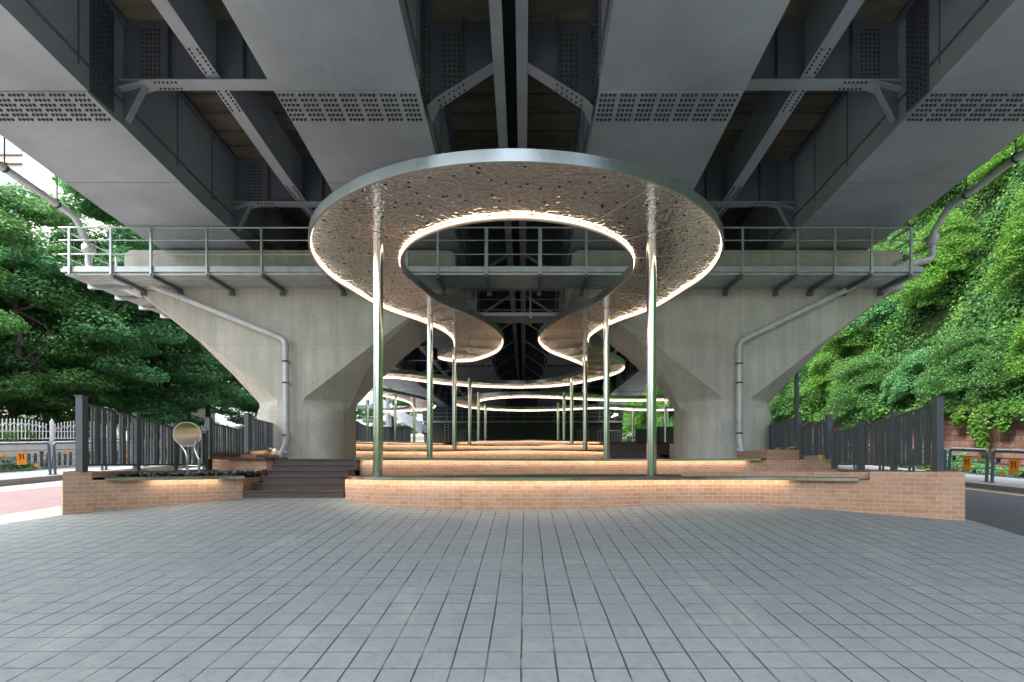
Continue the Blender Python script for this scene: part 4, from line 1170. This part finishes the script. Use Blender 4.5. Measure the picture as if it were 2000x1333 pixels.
# ------------------------------------------------------------------ foliage masses
def crown_mesh(seed, blobs, nleaf, size, R3, flat=.75, centre=(0,0,0), droop=0, jit=.45):
    r = np.random.default_rng(seed); rx, ry, rz = R3
    bc = []; 
    while len(bc) < blobs:
        p = r.uniform(-1, 1, 3)
        d = np.linalg.norm(p)
        if d > 1 or (d < .45 and r.random() < .7): continue
        bc.append(p*np.array((rx, ry, rz)))
    bc = np.array(bc); br = r.uniform(.13, .27, blobs)*(rx+ry)/2
    w = br**2; w /= w.sum(); idxs = r.choice(blobs, nleaf, p=w)
    d = r.normal(size=(nleaf,3)); d /= np.linalg.norm(d, axis=1)[:,None]; d[:,2] = np.where(d[:,2] < -.25, d[:,2]*.5, d[:,2])
    rad = br[idxs]*(r.uniform(.55, 1.12, nleaf))
    C = bc[idxs]+d*rad[:,None]*np.array((1.15,1.15,flat))+np.array(centre)
    if droop: C[:,2] -= droop*np.maximum(0, np.linalg.norm(C[:,:2]-np.array(centre)[:2], axis=1)/max(rx,ry))**2
    N = d*.6+np.array((0,0,.9))
    return leaf_quads(C, N, size, jit, .6, r), quads(nleaf), bc+np.array(centre)
def limbs(b, base, top, rad, tips, r):
    base = np.array(base, float); top = np.array(top, float)
    n = 7; P = [base+(top-base)*k/n+np.array((math.sin(k*1.7)*.07, math.cos(k*2.1)*.07, 0))*k*.5 for k in range(n+1)]
    b.tube(P, [rad*(1-.62*k/n) for k in range(n+1)], 9)
    for t in tips:
        k = int(r.integers(3, n)); s = P[k]; e = np.array(t); m = (s+e)/2+np.array((0,0,.35))
        b.tube([s, m, e], [rad*.32, rad*.2, rad*.05], 6, False)
def make_tree(seed, h, R3, nleaf, size, mat, label, blobs=42, rad=.22, low=.45):
    r = np.random.default_rng(seed)
    rt = empty('tree', (0,0,0), label, 'tree', 'x')
    V, F, bc = crown_mesh(seed, blobs, nleaf, size, R3, .7, (0,0,h-R3[2]*.95))
    fastmesh('crown', V, F, mat, rt)
    b = MB(); limbs(b, (0,0,-.4), (r.uniform(-.3,.3), r.uniform(-.3,.3), h-R3[2]*.6), rad, bc[r.choice(len(bc), 9)], r); b.build('trunk', M['bark'], rt)
    return rt
protoA = make_tree(11, 12.4, (4.1,4.1,6.1), 80000, .17, M['leaf_dark'], 'x', 110)
protoB = make_tree(12, 11.8, (3.8,3.8,5.6), 70000, .17, M['leaf_dark'], 'x', 100, .26)
protoC = make_tree(13, 11.8, (3.5,3.5,5.6), 60000, .17, M['leaf_mid'], 'x', 85, .2)
used = {}
def put(proto, x, y, z, rz, s, label, group):
    if proto.name not in used: used[proto.name] = 1; g = proto
    else: g = copy_tree(proto)
    g.location = (x, y, z); g.rotation_euler = (0,0,rz); g.scale = (s,s,s)
    g['label'] = label; g['group'] = group
    return g
left_trees = [
 (protoC, -22.8, 23.2, .4, 1.0, 'fresh green tree at the left edge in front of the apartment block'),
 (protoA, -22.0, 27.0, 1.3, 1.16, 'broad dark green tree behind the white fence, second from the left edge'),
 (protoB, -21.5, 31.5, 2.2, 1.02, 'dark green tree with thick trunk rising behind the round mirror'),
 (protoA, -22.5, 37.0, 3.0, 1.0, 'dark green tree right of the thick trunked tree, left of the left pier'),
 (protoB, -21.8, 43.0, 4.1, 1.0, 'dark green tree beside the edge of the left pier'),
 (protoB, -28.5, 24.0, .9, .92, 'tree in the second row at the left edge under the apartment block'),
 (protoA, -29.5, 33.0, 2.6, .95, 'tree in the second row behind the gap of the first two trees'),
 (protoC, -21.5, 50.0, 5.0, 1.05, 'far tree just left of the left pier foot'),
 (protoA, -21.0, 57.0, 5.6, 1.0, 'farthest tree of the left row, seen beside the left pier foot'),
 (protoB, -24.0, 18.0, 3.3, .8, 'shorter dark tree cut by the left picture edge'),
 (protoA, -33.0, 44.0, 1.9, 1.0, 'tree in the second row far behind the green roofed hut'),
 (protoA, -18.0, 72.0, 1.0, 1.1, 'distant tree seen past the inner side of the left pier')]
for p, x, y, rz, s, lab in left_trees:
    put(p, x, y, zr(x, y), rz, s, lab, 'street trees behind the white fence')
def make_shrub(seed, R3, nleaf, size, mat, blobs=22, droop=0.0):
    rt = empty('shrub', (0,0,0), 'x', 'shrub', 'x')
    V, F, bc = crown_mesh(seed, blobs*2, nleaf, size, R3, 1.0, (0,0,R3[2]*.5), droop, .85)
    fastmesh('foliage', V, F, mat, rt)
    b = MB(); r = np.random.default_rng(seed)
    for t in bc[r.choice(len(bc), 6)]: b.tube([(0,0,-.5),(t[0]*.4,t[1]*.4,t[2]*.6),tuple(t)], [.05,.035,.01], 5, False)
    b.build('stem', M['bark'], rt); return rt
sA = make_shrub(31, (1.5,1.9,1.9), 44000, .085, M['leaf_light'], 34, .7)
sB = make_shrub(32, (1.6,2.3,1.7), 44000, .085, M['leaf_mid'], 36, 1.0)
sC = make_shrub(33, (1.4,1.6,1.1), 34000, .085, M['leaf_dark'], 26, .6)
hill_shrubs = [
 (sA, 18.3, 17.0, .5, 1.0, 'bright shrub hanging at the right picture edge above the block wall'),
 (sB, 18.0, 20.5, .5, 1.0, 'arching shrub above the block wall right of the tall fence post'),
 (sC, 18.2, 23.2, .4, 1.2, 'dark shrub above the tall fence post on the right'),
 (sB, 18.0, 26.5, .9, 1.1, 'wide mid green shrub above the right bar fences'),
 (sA, 18.6, 30.0, .2, 1.2, 'fresh green shrub above the middle of the right bar fence'),
 (sB, 18.2, 34.0, 1.9, 1.2, 'mid green shrub above the lamp pole'),
 (sA, 18.5, 38.5, 2.5, 1.3, 'light green shrub left of the lamp pole'),
 (sB, 18.5, 44.0, 3.5, 1.5, 'far shrub touching the outer edge of the right pier'),
 (sA, 20.6, 19.5, 1.1, 1.25, 'bright sunlit shrub high on the right slope at the picture edge'),
 (sA, 21.0, 26.0, 2.4, 1.2, 'light green shrub halfway up the slope in front of the ivy'),
 (sC, 20.2, 30.5, 5, 1.5, 'dark shrub in the middle of the slope'),
 (sA, 21.5, 35, 4, 1.5, 'light shrub on the slope near the pier cap'),
 (sA, 24.5, 25.0, .3, 1.3, 'bright bush near the drain funnel high on the slope'),
 (sA, 25.5, 31.5, 2.2, 1.6, 'bright bush on the slope under the outer girder'),
 (sA, 25.5, 21.0, 3.9, 1.3, 'top right bright bush under the hanging pipe'),
 (sC, 22.5, 44, 1, 1.8, 'dark distant shrub on the slope'),
 (sA, 19, 62, 1, 2.0, 'far bright shrub seen under the right end of the canopy'),
 (sA, 17.5, 74, 4, 2.4, 'farthest bright shrub beside the abutment'),
 (sA, 25, 70, 4, 2.6, 'large far bright bush on the slope beyond the right pier')]
for p, x, y, rz, s, lab in hill_shrubs:
    put(p, x, y, hillz(max(x,17.2), y)-.3, rz, s, lab, 'shrubs on the right hillside')
sD = make_shrub(35, (1.5,1.5,1.0), 9000, .13, M['leaf_mid'], 18, .5)
put(sD, -19.9, 19.6, zr(0,19.6)+.6, 0, 1.0, 'light green shrub spilling over the white fence at the left', 'shrubs behind the white fence')
put(sD, -20.3, 24.0, zr(0,24)+.5, 2, .9, 'low shrub behind the white fence, right of the spilling shrub', 'shrubs behind the white fence')
put(sD, -20.5, 29.0, zr(0,29)+.3, 4, 1.1, 'low shrub behind the white fence above the near bar fence', 'shrubs behind the white fence')
put(sD, -20.5, 36.0, zr(0,36)+.3, 5, 1.2, 'low shrub behind the white fence near the round mirror', 'shrubs behind the white fence')
# hanging creeper strands on the block wall
def creeper():
    Cs = []
    for y0, L in ((18.2,1.2),(17.5,.7),(19.0,1.9),(19.3,1.4),(20.1,.9),(16.6,1.1),(15.8,.8),(21.8,1.0),(23.1,1.2),(15.1,1.5)):
        z0 = .056*y0+1.15; n = 420
        t = rng.random(n); Cs.append(np.stack([16.98-.14*np.sin(t*3)-rng.random(n)*.12, y0+rng.normal(size=n)*(.20-.10*t)+t*.2, z0-L*t*.9], 1))
    C = np.vstack(Cs); N = np.tile(np.array((-.9,-.3,.3)), (len(C),1))
    tag(fastmesh('creeper', leaf_quads(C, N, .11, .5, .8), quads(len(C)), M['leaf_light']), 'creeper strands hanging over the block retaining wall', 'creeper', kind='stuff')
creeper()
def added_trees():
    # unseen tree belts, added to darken the reflections in the polished steel
    n = 36000; x = rng.uniform(-60, 40, n); u = rng.random(n)
    top = 7.5+1.5*np.sin(x*.55)+1.2*np.sin(x*.23+1)
    z = -3+u*(top+3); y = -26-2.5*np.sin(x*.8+z*.5)-rng.random(n)*3
    C = np.stack([x, y, z], 1); N = np.tile(np.array((0, .8, .6)), (n,1))
    tag(fastmesh('added_trees', leaf_quads(C, N, .42, .7, .7), quads(n), M['leaf_mid']), 'unseen belt of trees behind the viewer, added for the reflections', 'added_trees', kind='stuff')
    n = 30000; y = rng.uniform(-30, 12, n); z = -1+rng.random(n)*(10+1.5*np.sin(y*.6)); x = -21-2*np.sin(y*.9+z*.6)-rng.random(n)*3
    C = np.stack([x, y, z], 1); N = np.tile(np.array((.8, 0, .6)), (n,1))
    tag(fastmesh('added_trees', leaf_quads(C, N, .34, .7, .7), quads(n), M['leaf_dark']), 'unseen belt of trees along the left street, added for the reflections', 'added_trees', kind='stuff')
added_trees()

# ------------------------------------------------------------------ background buildings and poles
def apartment():
    rt = empty('apartment_block', (-56, 52, 0), 'cream apartment block behind the trees at the upper left', 'building')
    x0, x1, Y = -80, -38, 50
    b = MB(); b.box(x0, x1, Y, Y+14, 0, 48); b.build('wall', M['render'], rt)
    for fl in range(0, 15):
        z = 5.4+fl*3.03
        for xw in (-49.1,-53.6, -58.1, -62.6, -67.1):
            wx0, wx1 = xw-2.2, xw+1.0
            b = MB(); b.box(wx0, wx1, Y-.06, Y-.003, z, z+1.6); w = b.build('window', M['white'], rt)
            b = MB(); b.box(wx0+.08, wx0+2.2, Y-.075, Y-.062, z+.08, z+1.52); b.box(wx0+2.3, wx1-.08, Y-.075, Y-.062, z+.08, z+1.52); b.build('pane', M['glass'], w)
            b = MB(); b.box(wx0-.1, wx1+.05, Y-.16, Y-.004, z+2.05, z+2.16); b.build('awning', M['sill'], w); b = MB(); b.box(wx0-.05, wx1+.05, Y-.12, Y-.004, z-.12, z-.02); b.build('sill', M['sill'], w)
apartment()
def hut():
    rt = empty('hut', (-31.5, 46, 1), 'small hut with a teal tiled roof behind the white fence', 'building')
    x0, x1, Y = -33.5, -29.0, 45; zb = zr(0, Y)
    b = MB(); b.box(x0, x1, Y, Y+4, zb, zb+2.9+1.6); b.build('wall', M['render'], rt)
    z = zb+4.4; b = MB()
    b.add([(x0-.5,Y-.6,z),(x1+.5,Y-.6,z),(x1+.1,Y+2,z+.95),(x0-.1,Y+2,z+.95),(x0-.5,Y+4.6,z),(x1+.5,Y+4.6,z)], [(0,1,2,3),(3,2,5,4),(1,5,2),(0,3,4),(0,4,5,1)])
    for k in range(14):
        x = x0-.4+k*(x1-x0+.8)/13; b.cyl((x,Y-.62,z+.02),(x0+(x1-x0)*k/13,Y+2,z+.99),.06,n=6)
    b.build('roof', M['teal'], rt)
hut()
def stair_cover():
    rt = empty('covered_stairway', (-11.5, 46, 1.2), 'pale blue covered footbridge stairway beyond the left pier', 'stairway')
    a = np.array((-13.0, 44.5, 5.9)); c = np.array((-8.7, 44.5, 3.3))
    b = MB()
    for dy, hh in ((0, .75), (2.2, .75)):
        b.hexa([(a[0],a[1]+dy,a[2]-hh),(c[0],c[1]+dy,c[2]-hh),(c[0],c[1]+dy+.08,c[2]-hh),(a[0],a[1]+dy+.08,a[2]-hh),(a[0],a[1]+dy,a[2]+.1),(c[0],c[1]+dy,c[2]+.1),(c[0],c[1]+dy+.08,c[2]+.1),(a[0],a[1]+dy+.08,a[2]+.1)])
    b.build('side_panel', M['stairwhite'], rt)
    b = MB(); b.hexa([(a[0],a[1]+.09,a[2]-.75),(c[0],c[1]+.09,c[2]-.75),(c[0],c[1]+2.19,c[2]-.75),(a[0],a[1]+2.19,a[2]-.75),(a[0],a[1]+.09,a[2]-.6),(c[0],c[1]+.09,c[2]-.6),(c[0],c[1]+2.19,c[2]-.6),(a[0],a[1]+2.19,a[2]-.6)]); b.build('flight', M['kerb'], rt)
    for x, z in ((-12.7,5.0),(-11.7,4.4)):
        b = MB(); b.box(x-.12,x+.12,45.3,45.54,zr(0,45),z); b.build('post', M['stairwhite'], rt)
    b = MB(); b.box(-15.4,-13.01,44.5,46.8,5.0,6.1); b.build('landing', M['stairwhite'], rt)
stair_cover()
for (px, pt, y, lab) in ((1556, 560, 17.5, 'grey square lamp pole behind the second right bar fence'), (757, 740, 40, 'thin grey pole beside the covered stairway'), (1302, 700, 44, 'pale grey pole beside the inner edge of the right pier')):
    x, _, zt_ = at(px, pt, y); w = .05 if y < 20 else .11; rt = empty('lamp_pole', (x, y, zr(x,y)), lab, 'pole')
    b = MB(); b.box(x-w, x+w, y-w, y+w, zr(x,y), zt_); b.build('shaft', M['rail'] if y < 20 else M['galv'], rt)
    b = MB(); b.box(x-w*1.6, x+w*1.6, y-w*1.6, y+w*1.6, (907-829)*y/1020 if y < 20 else zr(x,y), (907-825)*y/1020 if y < 20 else zr(x,y)+.1); b.build('collar', M['galv'], rt)
    b = MB(); b.box(x-.1, x+.9, y-.1, y+.1, zt_, zt_+.08); b.build('lamp_head', M['galv'], rt)
